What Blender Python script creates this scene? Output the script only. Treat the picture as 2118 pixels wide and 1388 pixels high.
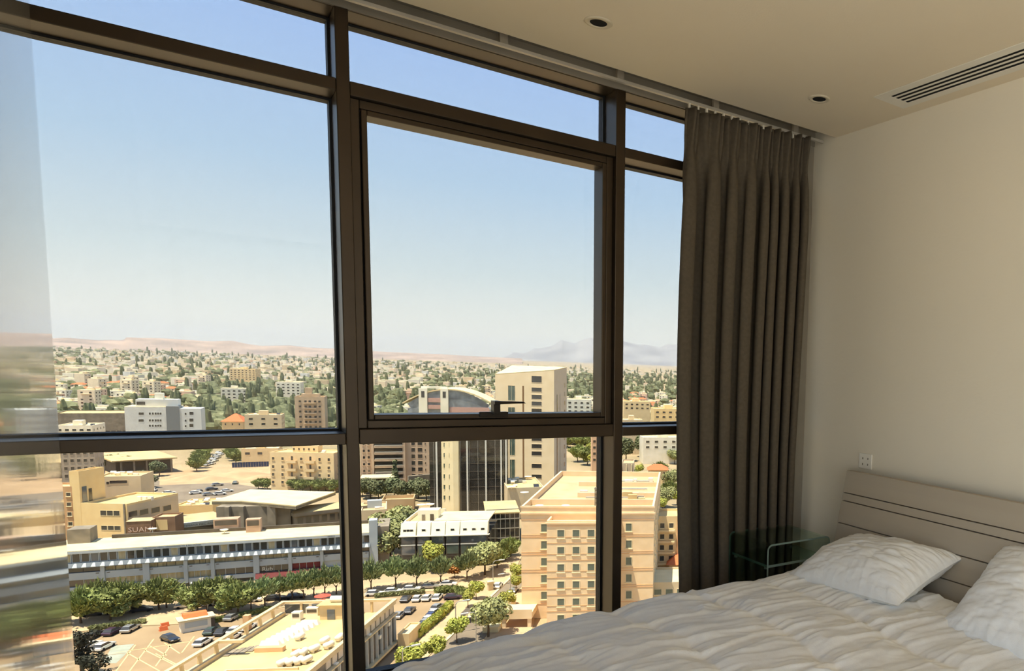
import bpy, math, random
import numpy as np
from mathutils import Vector, Matrix

for _o in list(bpy.data.objects):
    bpy.data.objects.remove(_o)
SC = bpy.context.scene
COL = SC.collection
RND = random.Random(7)
NP = np.random.RandomState(11)

# ------------------------------------------------------------------ camera
# world: origin at the camera, X along the window wall, Y out of the window, Z up
PP = np.array([1716., 920.]); FPX = 1517.
_x = np.array([3480. - PP[0], 833. - PP[1], FPX]); _x /= np.linalg.norm(_x)
_y = np.array([400. - PP[0], 713. - PP[1], FPX]); _y -= _x * (_x @ _y); _y /= np.linalg.norm(_y)
_z = np.cross(_x, _y)
CM = np.array([_x, _y, _z])
cam_d = bpy.data.cameras.new('camera'); cam = bpy.data.objects.new('camera', cam_d); COL.objects.link(cam)
cam_d.sensor_width = 36.0; cam_d.lens = FPX / 2118 * 36
cam_d.shift_x = (1059 - PP[0]) / 2118; cam_d.shift_y = (PP[1] - 694) / 2118
cam_d.clip_start = .05; cam_d.clip_end = 60000
_r, _d, _f = CM[:, 0], CM[:, 1], CM[:, 2]
cam.matrix_world = Matrix(((_r[0], -_d[0], -_f[0], 0), (_r[1], -_d[1], -_f[1], 0), (_r[2], -_d[2], -_f[2], 0), (0, 0, 0, 1)))
SC.camera = cam

# ------------------------------------------------------------------ light
SC.view_settings.view_transform = 'Standard'; SC.view_settings.look = 'None'
SC.view_settings.gamma = 1; SC.view_settings.use_curve_mapping = False
SC.view_settings.exposure = 2.56
SC.cycles.max_bounces = 8; SC.cycles.diffuse_bounces = 5; SC.cycles.transparent_max_bounces = 16
SC.cycles.sample_clamp_indirect = 6
SC.cycles.caustics_reflective = False; SC.cycles.caustics_refractive = False

def lin(r, g, b):
    return tuple((c / 255 / 12.92) if c <= 10.3 else ((c / 255 + .055) / 1.055) ** 2.4 for c in (r, g, b))

world = bpy.data.worlds.new('sky'); SC.world = world; world.use_nodes = True
wn = world.node_tree.nodes; wl = world.node_tree.links; wn.clear()
w_out = wn.new('ShaderNodeOutputWorld'); w_bg = wn.new('ShaderNodeBackground')
w_tc = wn.new('ShaderNodeTexCoord'); w_sep = wn.new('ShaderNodeSeparateXYZ'); w_ramp = wn.new('ShaderNodeValToRGB')
wl.new(w_tc.outputs['Generated'], w_sep.inputs[0]); wl.new(w_sep.outputs['Z'], w_ramp.inputs[0])
wl.new(w_ramp.outputs[0], w_bg.inputs[0]); wl.new(w_bg.outputs[0], w_out.inputs[0])
_e = w_ramp.color_ramp.elements
SKY = [(0.0, (.54, .53, .475)), (.03, (.515, .52, .485)), (.10, (.385, .445, .475)), (.20, (.275, .375, .495)),
       (.33, (.225, .325, .53)), (.6, (.18, .285, .50)), (1.0, (.14, .24, .46))]
while len(_e) < len(SKY): _e.new(.5)
for el, (p, c) in zip(_e, SKY): el.position = p; el.color = (*c, 1)
w_bg.inputs[1].default_value = 1.0

SUN_EL = math.radians(74); SUN_H = Vector((-.985, -.17, 0)).normalized()
sun_d = bpy.data.lights.new('sun', 'SUN'); sun = bpy.data.objects.new('sun', sun_d); COL.objects.link(sun)
sun_d.energy = 4.8; sun_d.angle = math.radians(.55); sun_d.color = (1, .93, .80)
_sv = SUN_H * math.cos(SUN_EL) + Vector((0, 0, math.sin(SUN_EL)))
sun.rotation_euler = _sv.to_track_quat('Z', 'Y').to_euler()
sun.location = (0, 0, 300)

# ------------------------------------------------------------------ pixel -> place helpers
GZ = -62.0           # street level below the camera
FLZ = -1.536         # bedroom floor
def ray(u, v): return CM @ np.array([u - PP[0], v - PP[1], FPX])
def G(u, v, z=GZ):
    r = ray(u, v); return r * (z / r[2])
def HT(u, v, p):
    r = ray(u, v); return r[2] * math.hypot(p[0], p[1]) / math.hypot(r[0], r[1])
def onY(u, v, y):
    r = ray(u, v); return r * (y / r[1])

# ------------------------------------------------------------------ materials
MATS = {}
def nodes_of(name):
    m = bpy.data.materials.new(name); m.use_nodes = True
    return m, m.node_tree.nodes, m.node_tree.links, m.node_tree.nodes['Principled BSDF']
def pm(name, c, c2=None, scale=4.0, rough=.7, metal=0.0, bump=0.0, bscale=40.0, spec=.35, coat=0.0, detail=4.0, rnd=0.0, stretch=None, coords='Object'):
    """procedural material: two colours blended by noise, optional fine relief, optional per-object brightness shift"""
    if name in MATS: return MATS[name]
    m, n, l, b = nodes_of(name)
    c = lin(*c); c2 = lin(*c2) if c2 else tuple(x * .86 for x in c)
    tc = n.new('ShaderNodeTexCoord'); src = tc.outputs[coords]
    if stretch:
        mp = n.new('ShaderNodeMapping'); mp.inputs['Scale'].default_value = stretch
        l.new(src, mp.inputs[0]); src = mp.outputs[0]
    no = n.new('ShaderNodeTexNoise'); no.inputs['Scale'].default_value = scale; no.inputs['Detail'].default_value = detail
    l.new(src, no.inputs['Vector'])
    rp = n.new('ShaderNodeMapRange'); rp.inputs[1].default_value = .35; rp.inputs[2].default_value = .65
    l.new(no.outputs['Fac'], rp.inputs[0])
    mx = n.new('ShaderNodeMix'); mx.data_type = 'RGBA'
    mx.inputs[6].default_value = (*c, 1); mx.inputs[7].default_value = (*c2, 1)
    l.new(rp.outputs[0], mx.inputs[0]); out = mx.outputs[2]
    if rnd:
        oi = n.new('ShaderNodeObjectInfo'); hs = n.new('ShaderNodeHueSaturation')
        mr = n.new('ShaderNodeMapRange'); mr.inputs[3].default_value = 1 - rnd; mr.inputs[4].default_value = 1 + rnd
        l.new(oi.outputs['Random'], mr.inputs[0]); l.new(mr.outputs[0], hs.inputs['Value'])
        mr2 = n.new('ShaderNodeMapRange'); mr2.inputs[3].default_value = .5 - rnd * .06; mr2.inputs[4].default_value = .5 + rnd * .06
        l.new(oi.outputs['Random'], mr2.inputs[0]); l.new(mr2.outputs[0], hs.inputs['Hue'])
        l.new(out, hs.inputs['Color']); out = hs.outputs[0]
    l.new(out, b.inputs['Base Color'])
    b.inputs['Roughness'].default_value = rough; b.inputs['Metallic'].default_value = metal
    b.inputs['Specular IOR Level'].default_value = spec; b.inputs['Coat Weight'].default_value = coat
    if bump:
        n2 = n.new('ShaderNodeTexNoise'); n2.inputs['Scale'].default_value = bscale; l.new(src, n2.inputs['Vector'])
        bp = n.new('ShaderNodeBump'); bp.inputs['Strength'].default_value = bump; bp.inputs['Distance'].default_value = .02
        l.new(n2.outputs['Fac'], bp.inputs['Height']); l.new(bp.outputs[0], b.inputs['Normal'])
    MATS[name] = m; return m
def pane_mat(name, tint, refl=.06):
    m, n, l, b = nodes_of(name); n.remove(b)
    out = n['Material Output']; tr = n.new('ShaderNodeBsdfTransparent'); gl = n.new('ShaderNodeBsdfGlossy')
    tr.inputs[0].default_value = (*tint, 1); gl.inputs['Roughness'].default_value = .01
    # Schlick reflectance of the pane, the same on both faces
    lw = n.new('ShaderNodeLayerWeight'); lw.inputs[0].default_value = .5
    pw = n.new('ShaderNodeMath'); pw.operation = 'POWER'; pw.inputs[1].default_value = 5; l.new(lw.outputs['Facing'], pw.inputs[0])
    mul = n.new('ShaderNodeMath'); mul.operation = 'MULTIPLY_ADD'; mul.inputs[1].default_value = .8; mul.inputs[2].default_value = refl
    l.new(pw.outputs[0], mul.inputs[0])
    mx = n.new('ShaderNodeMixShader'); l.new(mul.outputs[0], mx.inputs[0]); l.new(tr.outputs[0], mx.inputs[1]); l.new(gl.outputs[0], mx.inputs[2])
    l.new(mx.outputs[0], out.inputs[0]); MATS[name] = m; return m
def bglass(name, c, rough=.08, metal=.0, spec=.9):
    return pm(name, c, tuple(int(x * .7) for x in c), scale=.25, rough=rough, metal=metal, spec=spec)

# ------------------------------------------------------------------ mesh helpers
class MB:
    """collects boxes, prisms, tubes ... and links them as one mesh object"""
    def __init__(self): self.v = []; self.f = []; self.m = []
    def add(self, vs, fs, mi=0):
        o = len(self.v); self.v += [tuple(map(float, p)) for p in vs]
        self.f += [tuple(i + o for i in q) for q in fs]; self.m += [mi] * len(fs); return self
    def box(self, x0, x1, y0, y1, z0, z1, mi=0):
        return self.add([(x0, y0, z0), (x1, y0, z0), (x1, y1, z0), (x0, y1, z0), (x0, y0, z1), (x1, y0, z1), (x1, y1, z1), (x0, y1, z1)],
                        [(3, 2, 1, 0), (4, 5, 6, 7), (0, 1, 5, 4), (1, 2, 6, 5), (2, 3, 7, 6), (3, 0, 4, 7)], mi)
    def prism(self, pts, z0, z1, mi=0):
        n = len(pts)
        a = sum(pts[i][0] * pts[(i + 1) % n][1] - pts[(i + 1) % n][0] * pts[i][1] for i in range(n))
        if a < 0: pts = pts[::-1]
        vs = [(p[0], p[1], z0) for p in pts] + [(p[0], p[1], z1) for p in pts]
        fs = [tuple(range(n - 1, -1, -1)), tuple(range(n, 2 * n))] + [(i, (i + 1) % n, n + (i + 1) % n, n + i) for i in range(n)]
        return self.add(vs, fs, mi)
    def extr(self, prof, axis, a0, a1, mi=0):
        """profile in the two other axes, extruded along axis (0=x: prof=(y,z); 1=y: prof=(x,z))"""
        n = len(prof); mk = (lambda p, a: (a, p[0], p[1])) if axis == 0 else (lambda p, a: (p[0], a, p[1]))
        vs = [mk(p, a0) for p in prof] + [mk(p, a1) for p in prof]
        fs = [tuple(range(n)), tuple(range(2 * n - 1, n - 1, -1))] + [(i, n + i, n + (i + 1) % n, (i + 1) % n) for i in range(n)]
        return self.add(vs, fs, mi)
    def tube(self, path, r, n=8, mi=0, cap=True):
        path = [Vector(p) for p in path]; rr = r if isinstance(r, (list, tuple)) else [r] * len(path); vs = []
        for i, p in enumerate(path):
            d = (path[min(i + 1, len(path) - 1)] - path[max(i - 1, 0)]).normalized()
            a = d.cross(Vector((0, 0, 1))) if abs(d.z) < .95 else d.cross(Vector((1, 0, 0))); a.normalize(); b = d.cross(a)
            vs += [p + (a * math.cos(2 * math.pi * k / n) + b * math.sin(2 * math.pi * k / n)) * rr[i] for k in range(n)]
        fs = [(i * n + k, i * n + (k + 1) % n, (i + 1) * n + (k + 1) % n, (i + 1) * n + k) for i in range(len(path) - 1) for k in range(n)]
        if cap: fs += [tuple(range(n - 1, -1, -1)), tuple(range((len(path) - 1) * n, len(path) * n))]
        return self.add(vs, fs, mi)
    def lathe(self, prof, n=20, c=(0, 0, 0), mi=0):
        vs = [(c[0] + r * math.cos(2 * math.pi * k / n), c[1] + r * math.sin(2 * math.pi * k / n), c[2] + z) for r, z in prof for k in range(n)]
        fs = [(i * n + k, i * n + (k + 1) % n, (i + 1) * n + (k + 1) % n, (i + 1) * n + k) for i in range(len(prof) - 1) for k in range(n)]
        return self.add(vs, fs, mi)
    def mesh(self, name, mats, smooth=False):
        me = bpy.data.meshes.new(name); me.from_pydata(self.v, [], self.f)
        for m in (mats if isinstance(mats, (list, tuple)) else [mats]): me.materials.append(m)
        if any(self.m): me.polygons.foreach_set('material_index', self.m)
        if smooth: me.polygons.foreach_set('use_smooth', [True] * len(me.polygons))
        me.update(); return me
    def build(self, name, mats, parent=None, smooth=False, bevel=0.0, loc=None):
        return link(name, self.mesh(name, mats, smooth), parent, loc, bevel)
def link(name, me, parent=None, loc=None, bevel=0.0, rz=0.0):
    o = bpy.data.objects.new(name, me); COL.objects.link(o)
    if parent: o.parent = parent
    if loc is not None: o.location = loc
    if rz: o.rotation_euler.z = rz
    if bevel:
        b = o.modifiers.new('bevel', 'BEVEL'); b.width = bevel; b.segments = 2; b.limit_method = 'ANGLE'
    return o
def empty(name, loc=(0, 0, 0), rz=0.0):
    o = bpy.data.objects.new(name, None); COL.objects.link(o); o.location = loc; o.rotation_euler.z = rz; o.empty_display_size = .1
    return o
def tag(o, label, cat, group=None, kind=None):
    o['label'] = label; o['category'] = cat
    if group: o['group'] = group
    if kind: o['kind'] = kind
    return o
def struct(o, label=None):
    o['kind'] = 'structure'
    if label: o['label'] = label
    return o
def copy_tree(o, parent=None, mats=None):
    c = o.copy(); COL.objects.link(c); c.parent = parent
    for ch in o.children: copy_tree(ch, c)
    return c
def grid_mesh(name, P, mats, smooth=True, closed_u=False):
    nu, nv = P.shape[:2]; me = bpy.data.meshes.new(name)
    idx = np.arange(nu * nv).reshape(nu, nv)
    q = np.stack([idx[:-1, :-1], idx[1:, :-1], idx[1:, 1:], idx[:-1, 1:]], -1).reshape(-1, 4)
    me.from_pydata(P.reshape(-1, 3).tolist(), [], q.tolist())
    for m in (mats if isinstance(mats, (list, tuple)) else [mats]): me.materials.append(m)
    if smooth: me.polygons.foreach_set('use_smooth', [True] * len(me.polygons))
    me.update(); return me
def vnoise(x, y, seed=0):
    """smooth 2-D value noise on numpy arrays"""
    xi = np.floor(x).astype(int); yi = np.floor(y).astype(int); fx = x - xi; fy = y - yi
    fx = fx * fx * (3 - 2 * fx); fy = fy * fy * (3 - 2 * fy)
    def h(a, b):
        n = (a * 374761393 + b * 668265263 + seed * 974711) & 0x7fffffff
        n = ((n ^ (n >> 13)) * 1274126177) & 0x7fffffff
        return (n ^ (n >> 16)) % 10007 / 10007.
    return (h(xi, yi) * (1 - fx) + h(xi + 1, yi) * fx) * (1 - fy) + (h(xi, yi + 1) * (1 - fx) + h(xi + 1, yi + 1) * fx) * fy
def fbm(x, y, seed=0, o=4):
    s = 0; a = .5
    for k in range(o): s = s + a * vnoise(x * 2 ** k, y * 2 ** k, seed + k); a *= .5
    return s

# ================================================================== the room
XW, YW, YG, CEIL = 2.60, 3.224, 3.358, 1.214      # right wall, window frame face, glass plane, ceiling (all from the camera)
XL, YB = -1.70, -2.30
M_wall = pm('white_plaster_wall', (228, 219, 200), (223, 214, 194), scale=1.2, rough=.85, bump=.05, bscale=180, coords='Generated')
M_ceil = pm('white_plaster_ceiling', (230, 217, 193), (226, 212, 187), scale=1.0, rough=.9, bump=.04, bscale=150)
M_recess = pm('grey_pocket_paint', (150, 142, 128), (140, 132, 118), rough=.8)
M_floor = pm('oak_floor', (198, 192, 180), (184, 178, 166), scale=3, rough=.45, stretch=(1, 8, 1))
M_alu = pm('bronze_aluminium', (66, 54, 40), (60, 49, 36), scale=6, rough=.36, metal=.6, spec=.4)
M_gasket = pm('black_gasket', (14, 13, 12), (10, 10, 9), rough=.6)
M_glass = pane_mat('tinted_window_glass', (.530, .533, .522), .006)
M_black = pm('black_void', (8, 7, 6), (5, 5, 4), rough=.9)
M_white = pm('white_enamel', (232, 226, 212), (224, 218, 204), rough=.5)
M_track = pm('grey_curtain_track', (196, 190, 178), (180, 174, 162), rough=.4, metal=.3)

struct(MB().box(XL - .2, XW + .2, YB - .2, YW + .25, FLZ - .25, FLZ).build('floor', M_floor), 'oak floor of the bedroom')
c = MB().box(XL - .2, XW + .2, YB - .2, 3.045, CEIL, CEIL + .35)
struct(c.build('ceiling', M_ceil), 'plain cream plaster ceiling')
# curtain pocket between the ceiling edge and the window head
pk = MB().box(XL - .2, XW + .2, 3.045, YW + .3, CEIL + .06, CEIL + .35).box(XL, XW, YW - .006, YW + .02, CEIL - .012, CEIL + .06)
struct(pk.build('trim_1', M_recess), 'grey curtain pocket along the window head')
struct(MB().box(XW, XW + .2, YB - .2, YW + .25, FLZ, CEIL + .35).build('wall_right', M_wall), 'cream plaster wall behind the bed')
bw = MB().box(1.3, XW, YB - .2, YB, FLZ, CEIL + .1).box(XL, -1.5, YB - .2, YB, FLZ, CEIL + .1).box(-1.5, 1.3, YB - .2, YB, 1.05, CEIL + .1).box(-1.5, 1.3, YB - .2, YB, FLZ, -1.5)
struct(bw.build('wall_back', M_wall), 'cream plaster wall with an unseen opening added for daylight')
# left wall with a wide opening behind the camera (added to let in daylight)
OY0, OY1, OZ0, OZ1 = -2.15, .95, -1.50, 1.10
lw = MB().box(XL - .2, XL, OY1, YW + .25, FLZ, CEIL + .1).box(XL - .2, XL, YB, OY0, FLZ, CEIL + .1)
lw.box(XL - .2, XL, OY0, OY1, FLZ, OZ0).box(XL - .2, XL, OY0, OY1, OZ1, CEIL + .1)
struct(lw.build('wall_left', M_wall), 'cream plaster wall with a wide unseen opening added for daylight')
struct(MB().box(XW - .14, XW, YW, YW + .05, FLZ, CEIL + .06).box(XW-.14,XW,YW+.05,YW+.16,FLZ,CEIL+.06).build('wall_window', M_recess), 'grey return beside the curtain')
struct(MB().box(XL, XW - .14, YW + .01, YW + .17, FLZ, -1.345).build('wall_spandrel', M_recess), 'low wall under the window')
struct(MB().box(XW - .015, XW, YB, YW, FLZ, FLZ + .09).build('baseboard_right', M_white), 'white skirting behind the bed')
struct(MB().box(XL, XW, YB, YB + .015, FLZ, FLZ + .09).build('baseboard_back', M_white), 'white skirting of the back wall')

# plain unglazed frame in the left opening, added to brighten the room
w2 = empty('added_opening_left', (XL - .1, OY0, OZ0)); struct(w2, 'unseen bronze framed opening added in the left wall for light')
for k, y in enumerate((0, (OY1 - OY0) / 2 - .03, OY1 - OY0 - .06)):
    MB().box(-.04, .04, y, y + .06, 0, OZ1 - OZ0).build('frame_post', M_alu, w2)
MB().box(-.04, .04, 0, OY1 - OY0, 0, .06).build('frame_rail', M_alu, w2)
MB().box(-.04, .04, 0, OY1 - OY0, OZ1 - OZ0 - .06, OZ1 - OZ0).build('frame_rail', M_alu, w2)

w3 = empty('added_opening_back', (-1.5, YB - .1, -1.5)); struct(w3, 'unseen bronze framed opening added in the back wall for light')  # frame of the unseen back opening, added as a further daylight source
for x in (0, 1.37, 2.74): MB().box(x, x + .06, -.04, .04, 0, 2.55).build('frame_post', M_alu, w3)
MB().box(0, 2.8, -.04, .04, 0, .06).build('frame_rail', M_alu, w3); MB().box(0, 2.8, -.04, .04, 2.49, 2.55).build('frame_rail', M_alu, w3)

# ---- the big window
W = empty('window_1', (0, YW, FLZ)); struct(W, 'bronze aluminium curtain wall window of three bays')
def wb(name, b, mat=None, bevel=.003, par=None):
    # geometry given in camera-centred metres; stored relative to the window's origin
    b.v = [(x, y - YW, z - FLZ) for x, y, z in b.v]
    return b.build(name, mat or M_alu, par or W, bevel=bevel)
MX = [(-.634, -.592), (.416, .458), (1.4637, 1.508), (2.50, 2.545)]
ZH, ZS = .372 * YW, -1.301
ZU1, ZU0 = .298 * YW, .2845 * YW       # upper transom
ZT1, ZT0 = -.0950 * YW, -.1080 * YW    # lower transom
for a, b in MX:
    wb('mullion', MB().box(a, b, YW, YW + .17, -1.345, ZH + .03))
for i in range(3):
    a, b = MX[i][1], MX[i + 1][0]
    mid = (i == 1)
    wb('transom', MB().box(a, b, YW + .002, YW + .17, ZU0 - (.006 if mid else 0), ZU1))
    wb('transom', MB().box(a, b, YW + .002, YW + .17, ZT0, ZT1 + (.014 if mid else 0)))
    wb('window_sill', MB().box(a, b, YW + .002, YW + .17, -1.345, ZS))
    wb('window_head', MB().box(a, b, YW + .004, YW + .17, ZH, ZH + .045))
    fields = [(ZS, ZT0), (ZT1 + (.014 if mid else 0), ZU0 - (.006 if mid else 0)), (ZU1, ZH)]
    for j, (z0, z1) in enumerate(fields):
        if mid and j == 1:
            continue
        g = .008; y0, y1 = YG - .010, YG + .040
        r = MB().box(a, a + g, y0, y1, z0, z1).box(b - g, b, y0, y1, z0, z1).box(a + g, b - g, y0, y1, z0, z0 + g).box(a + g, b - g, y0, y1, z1 - g, z1)
        wb('gasket', r, M_gasket, 0)
        wb('pane', MB().box(a + .004, b - .004, YG, YG + .008, z0 + .004, z1 - .004), M_glass, 0)
# opening sash in the middle bay
def ring(x0, x1, z0, z1, w, y0, y1):
    return MB().box(x0, x0 + w, y0, y1, z0, z1).box(x1 - w, x1, y0, y1, z0, z1).box(x0 + w, x1 - w, y0, y1, z0, z0 + w).box(x0 + w, x1 - w, y0, y1, z1 - w, z1)
a, b = MX[1][1], MX[2][0]; z0, z1 = ZT1 + .014, ZU0 - .006
wb('sash_surround', ring(a, b, z0, z1, .031, YW + .028, YW + .12))
sash = wb('sash', ring(a + .034, b - .034, z0 + .034, z1 - .034, .019, YW + .020, YW + .115))
wb('gasket', ring(a + .030, b - .030, z0 + .030, z1 - .030, .005, YW + .045, YW + .115), M_gasket, 0)
wb('pane', MB().box(a + .045, b - .045, YG - .01, YG - .002, z0 + .045, z1 - .045), M_glass, 0)
hx = onY(1019, 850, YW)[0]; hz = onY(1019, 857, YW)[2]
h = MB().box(hx - .048, hx + .064, YW + .004, YW + .022, hz - .012, hz + .010).box(hx - .006, hx + .020, YW - .038, YW + .006, hz + .002, hz + .058)
h.add([(hx - .006, YW - .052, hz + .058), (hx + .110, YW - .050, hz + .055), (hx + .122, YW - .045, hz + .048), (hx - .006, YW - .052, hz + .044),
       (hx - .006, YW - .034, hz + .058), (hx + .110, YW - .036, hz + .055), (hx + .122, YW - .037, hz + .048), (hx - .006, YW - .034, hz + .044)],
      [(0, 3, 2, 1), (4, 5, 6, 7), (0, 1, 5, 4), (1, 2, 6, 5), (2, 3, 7, 6), (3, 0, 4, 7)])
hd = wb('handle', h, pm('dark_handle', (40, 32, 24), (34, 27, 20), rough=.35, metal=.4), .002)

# ---- glossy tall cabinet side at the left: grazing mirror image of the view
M_gloss = pm('glossy_grey_lacquer', (150, 148, 142), (144, 142, 136), scale=2, rough=.06, spec=.5)
_b = M_gloss.node_tree.nodes['Principled BSDF']; _b.inputs['IOR'].default_value = 1.5
_n, _l = M_gloss.node_tree.nodes, M_gloss.node_tree.links
_t = _n.new('ShaderNodeTexCoord'); _m = _n.new('ShaderNodeMapping'); _m.inputs['Scale'].default_value = (.0, 2.2, .02)
_q = _n.new('ShaderNodeTexNoise'); _q.inputs['Scale'].default_value = 1.6; _bp = _n.new('ShaderNodeBump'); _bp.inputs['Strength'].default_value = .035; _bp.inputs['Distance'].default_value = .02
_l.new(_t.outputs['Object'], _m.inputs[0]); _l.new(_m.outputs[0], _q.inputs['Vector']); _l.new(_q.outputs['Fac'], _bp.inputs['Height'])
_l.new(_bp.outputs[0], _b.inputs['Normal']); _l.new(_bp.outputs[0], _b.inputs['Coat Normal'])
wd = empty('wardrobe', (-.3224, YW - .004, FLZ), math.radians(3.47))
tag(wd, 'tall glossy grey lacquered wardrobe standing against the window', 'wardrobe')
HW = 1.214 - FLZ - .005
MB().box(-.022, 0, -2.1, 0, 0, HW).build('side_panel', M_gloss, wd)
MB().box(-.58, -.022, -.02, 0, 0, HW).box(-.58, -.022, -2.1, -2.08, 0, HW).box(-.58, -.56, -2.08, -.02, 0, HW).box(-.56, -.022, -2.08, -.02, 0, .08).build('carcass', M_white, wd)
for k in range(3):
    d = MB().box(-.60, -.582, -2.09 + k * .695, -1.40 + k * .695, .05, HW - .03).build('door', M_white, wd)
    MB().box(-.615, -.602, -1.47 + k * .695, -1.455 + k * .695, 1.0, 1.3).build('handle', M_track, d)

# ---- ceiling fittings
M_ring = pm('cream_enamel_ring', (216, 204, 180), (210, 198, 174), rough=.6)
def downlight(x, y, label):
    o = empty('downlight', (x, y, CEIL)); tag(o, label, 'downlight', 'recessed ceiling spots')
    MB().lathe([(.030, .0), (.031, -.004), (.046, -.0045), (.049, -.002), (.049, .0)], 32).build('trim_ring', M_ring, o, smooth=True)
    MB().lathe([(.030, -.0012), (.0295, -.003), (.027, -.0032), (0.0, -.0032)], 28).build('dark_reflector', M_black, o, smooth=False)
downlight(1.15, 2.69, 'round white recessed ceiling spot above the middle of the bed')
downlight(2.18, 2.68, 'round white recessed ceiling spot beside the air vent')
vt = empty('air_vent', (2.33, 2.485, CEIL)); tag(vt, 'white linear slot air vent set in the ceiling', 'air vent')
VL, VW = 1.9, .195
fr = MB().box(0, .045, -VL, 0, -.003, 0).box(VW - .040, VW, -VL, 0, -.003, 0).box(.045, VW - .040, -.065, 0, -.003, 0).box(.045, VW - .040, -VL, -VL + .065, -.003, 0)
fr.build('frame', M_white, vt, bevel=.001)
MB().box(.045, VW - .040, -VL + .065, -.065, -.0012, 0).build('dark_plenum', M_black, vt)
for k in range(3):
    x = .045 + .0175 * (k + 1) + .0133 * k
    MB().box(x, x + .0133, -VL + .065, -.065, -.0020, -.001).build('slat', M_white, vt)

# ---- socket
M_concs = pm('grey_socket_hole', (120, 112, 96), (110, 102, 88), rough=.8)
so = empty('wall_socket', (XW, 2.708, -.462)); tag(so, 'white double socket plate on the wall above the headboard', 'socket')
MB().box(-.008, 0, -.048, .048, -.040, .040).build('plate', M_white, so, bevel=.004)
for dy in (-.021, .017):
    for dz in (.014, -.016):
        MB().box(-.0095, -.0075, dy - .0025, dy + .0025, dz - .005, dz + .005).build('slot', M_concs, so)

# ---- curtain
tr = tag(empty('curtain_track', (XL + 1.1, 3.13, CEIL + .035)), 'slim pale curtain track along the window head', 'curtain track')
MB().box(0, XW - XL - 1.12, -.009, .009, -.052, -.040).build('rail', M_track, tr)
for k in range(7): MB().box(.1 + k * .48, .13 + k * .48, -.008, .008, -.041, .026).build('hanger', M_recess, tr)
gl = MB().box(-.004, .004, -.005, .005, -.070, -.050).mesh('glider', M_white)
for k in range(16): link('glider', gl, tr, (1.775 - XL - 1.1 + k * .0465, 0, 0))
M_curt = pm('brown_curtain_cloth', (94, 85, 72), (88, 79, 67), scale=60, rough=.92, spec=.15, bump=.05, bscale=600)
nu, nv = 420, 90
s = np.linspace(0, 1, nu)[:, None]; t = np.linspace(0, 1, nv)[None, :]          # t: 0 at the top
zt_ = 1.174 + .028 * s
z = zt_ - t * (zt_ - FLZ - .02)
ph = 5.6 * s + 2.9 * s ** 2 + .20 * np.sin(7.1 * s + .6) + .10 * np.sin(19 * s) + .035 * t * np.sin(9 * s + 2)
th_ = 2 * np.pi * ph
amp = .022 + .030 * np.clip((t - .04) / .14, 0, 1) ** .8 + .006 * t
amp = amp * (.72 + .5 * vnoise(s * 8, t * .9 + 0 * s, 5))
pinch = np.exp(-((t - .060) / .028) ** 2)
tops = np.clip(1 - t / .10, 0, 1)
yy = 3.128 + amp * np.cos(th_) * (1 - .5 * pinch) + .013 * np.cos(3 * th_ + .5) * tops ** .6
wl = 1 / (5.6 + 5.8 * s)
x0 = 1.760 - .034 * np.sin(np.pi * np.clip(t * 1.2, 0, 1)) + 0 * s
x1 = 2.478 + 0 * t - .045 * np.clip(t * 1.6, 0, 1)
xx = x0 + (x1 - x0) * s + (.150 * wl * np.sin(2 * th_) + .012 * np.sin(th_ + 1.1)) * np.clip((t - .05) / .12, 0, 1)
# leading edge turns back softly
P = np.stack([xx, yy + 0 * t, z + 0 * s], -1)
cu = link('curtain', grid_mesh('curtain', P, M_curt))
tag(cu, 'dark brown pinch pleated floor length curtain gathered beside the window', 'curtain')
sd = cu.modifiers.new('thickness', 'SOLIDIFY'); sd.thickness = .003

# ---- bed
bed = empty('bed', (1.45, 1.80, FLZ)); tag(bed, 'double bed with a grey slatted wooden headboard under white bedding', 'bed')
M_hb = pm('taupe_painted_wood', (176, 165, 146), (170, 158, 139), scale=2.5, rough=.55, stretch=(1, .12, 4))
M_sheet = pm('white_cotton', (238, 237, 232), (234, 232, 226), scale=30, rough=.95, spec=.1, bump=.08, bscale=300)
def bb(name, b, mat, bevel=.003):
    b.v = [(x - 1.45, y - 1.80, z - FLZ) for x, y, z in b.v]; return b.build(name, mat, bed, bevel=bevel)
prof = [(2.500, -.506), (2.478, -.620), (2.470, -.660), (2.449, -.772), (2.428, -.885), (2.402, -1.02), (2.375, -1.16)]
for k in range(6):
    (xa, za), (xb, zb) = prof[k], prof[k + 1]; g = .0035
    bb('headboard_slat', MB().extr([(xa, za - g * .4), (xb, zb + g), (xb + .03, zb + g), (xa + .03, za - g * .4)], 1, .86, 2.742), M_hb, .0015)
bb('headboard_post', MB().extr([(2.535, -.53), (2.40, -1.18), (2.45, FLZ), (2.52, FLZ), (2.55, -.53)], 1, 2.52, 2.60), M_hb)
bb('headboard_post', MB().extr([(2.535, -.53), (2.40, -1.18), (2.45, FLZ), (2.52, FLZ), (2.55, -.53)], 1, 1.0, 1.08), M_hb)
bb('side_rail', MB().box(.47, 2.42, 2.64, 2.68, -1.32, -1.14), M_hb); bb('side_rail', MB().box(.47, 2.42, .92, .96, -1.32, -1.14), M_hb)
bb('foot_rail', MB().box(.44, .47, .92, 2.68, -1.32, -1.14), M_hb)
for x, y in ((.50, .97), (.50, 2.58)): bb('leg', MB().box(x, x + .06, y, y + .06, FLZ, -1.3), M_hb)
bb('mattress', MB().box(.48, 2.41, .97, 2.63, -1.24, -1.03), M_sheet, .05)

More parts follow.
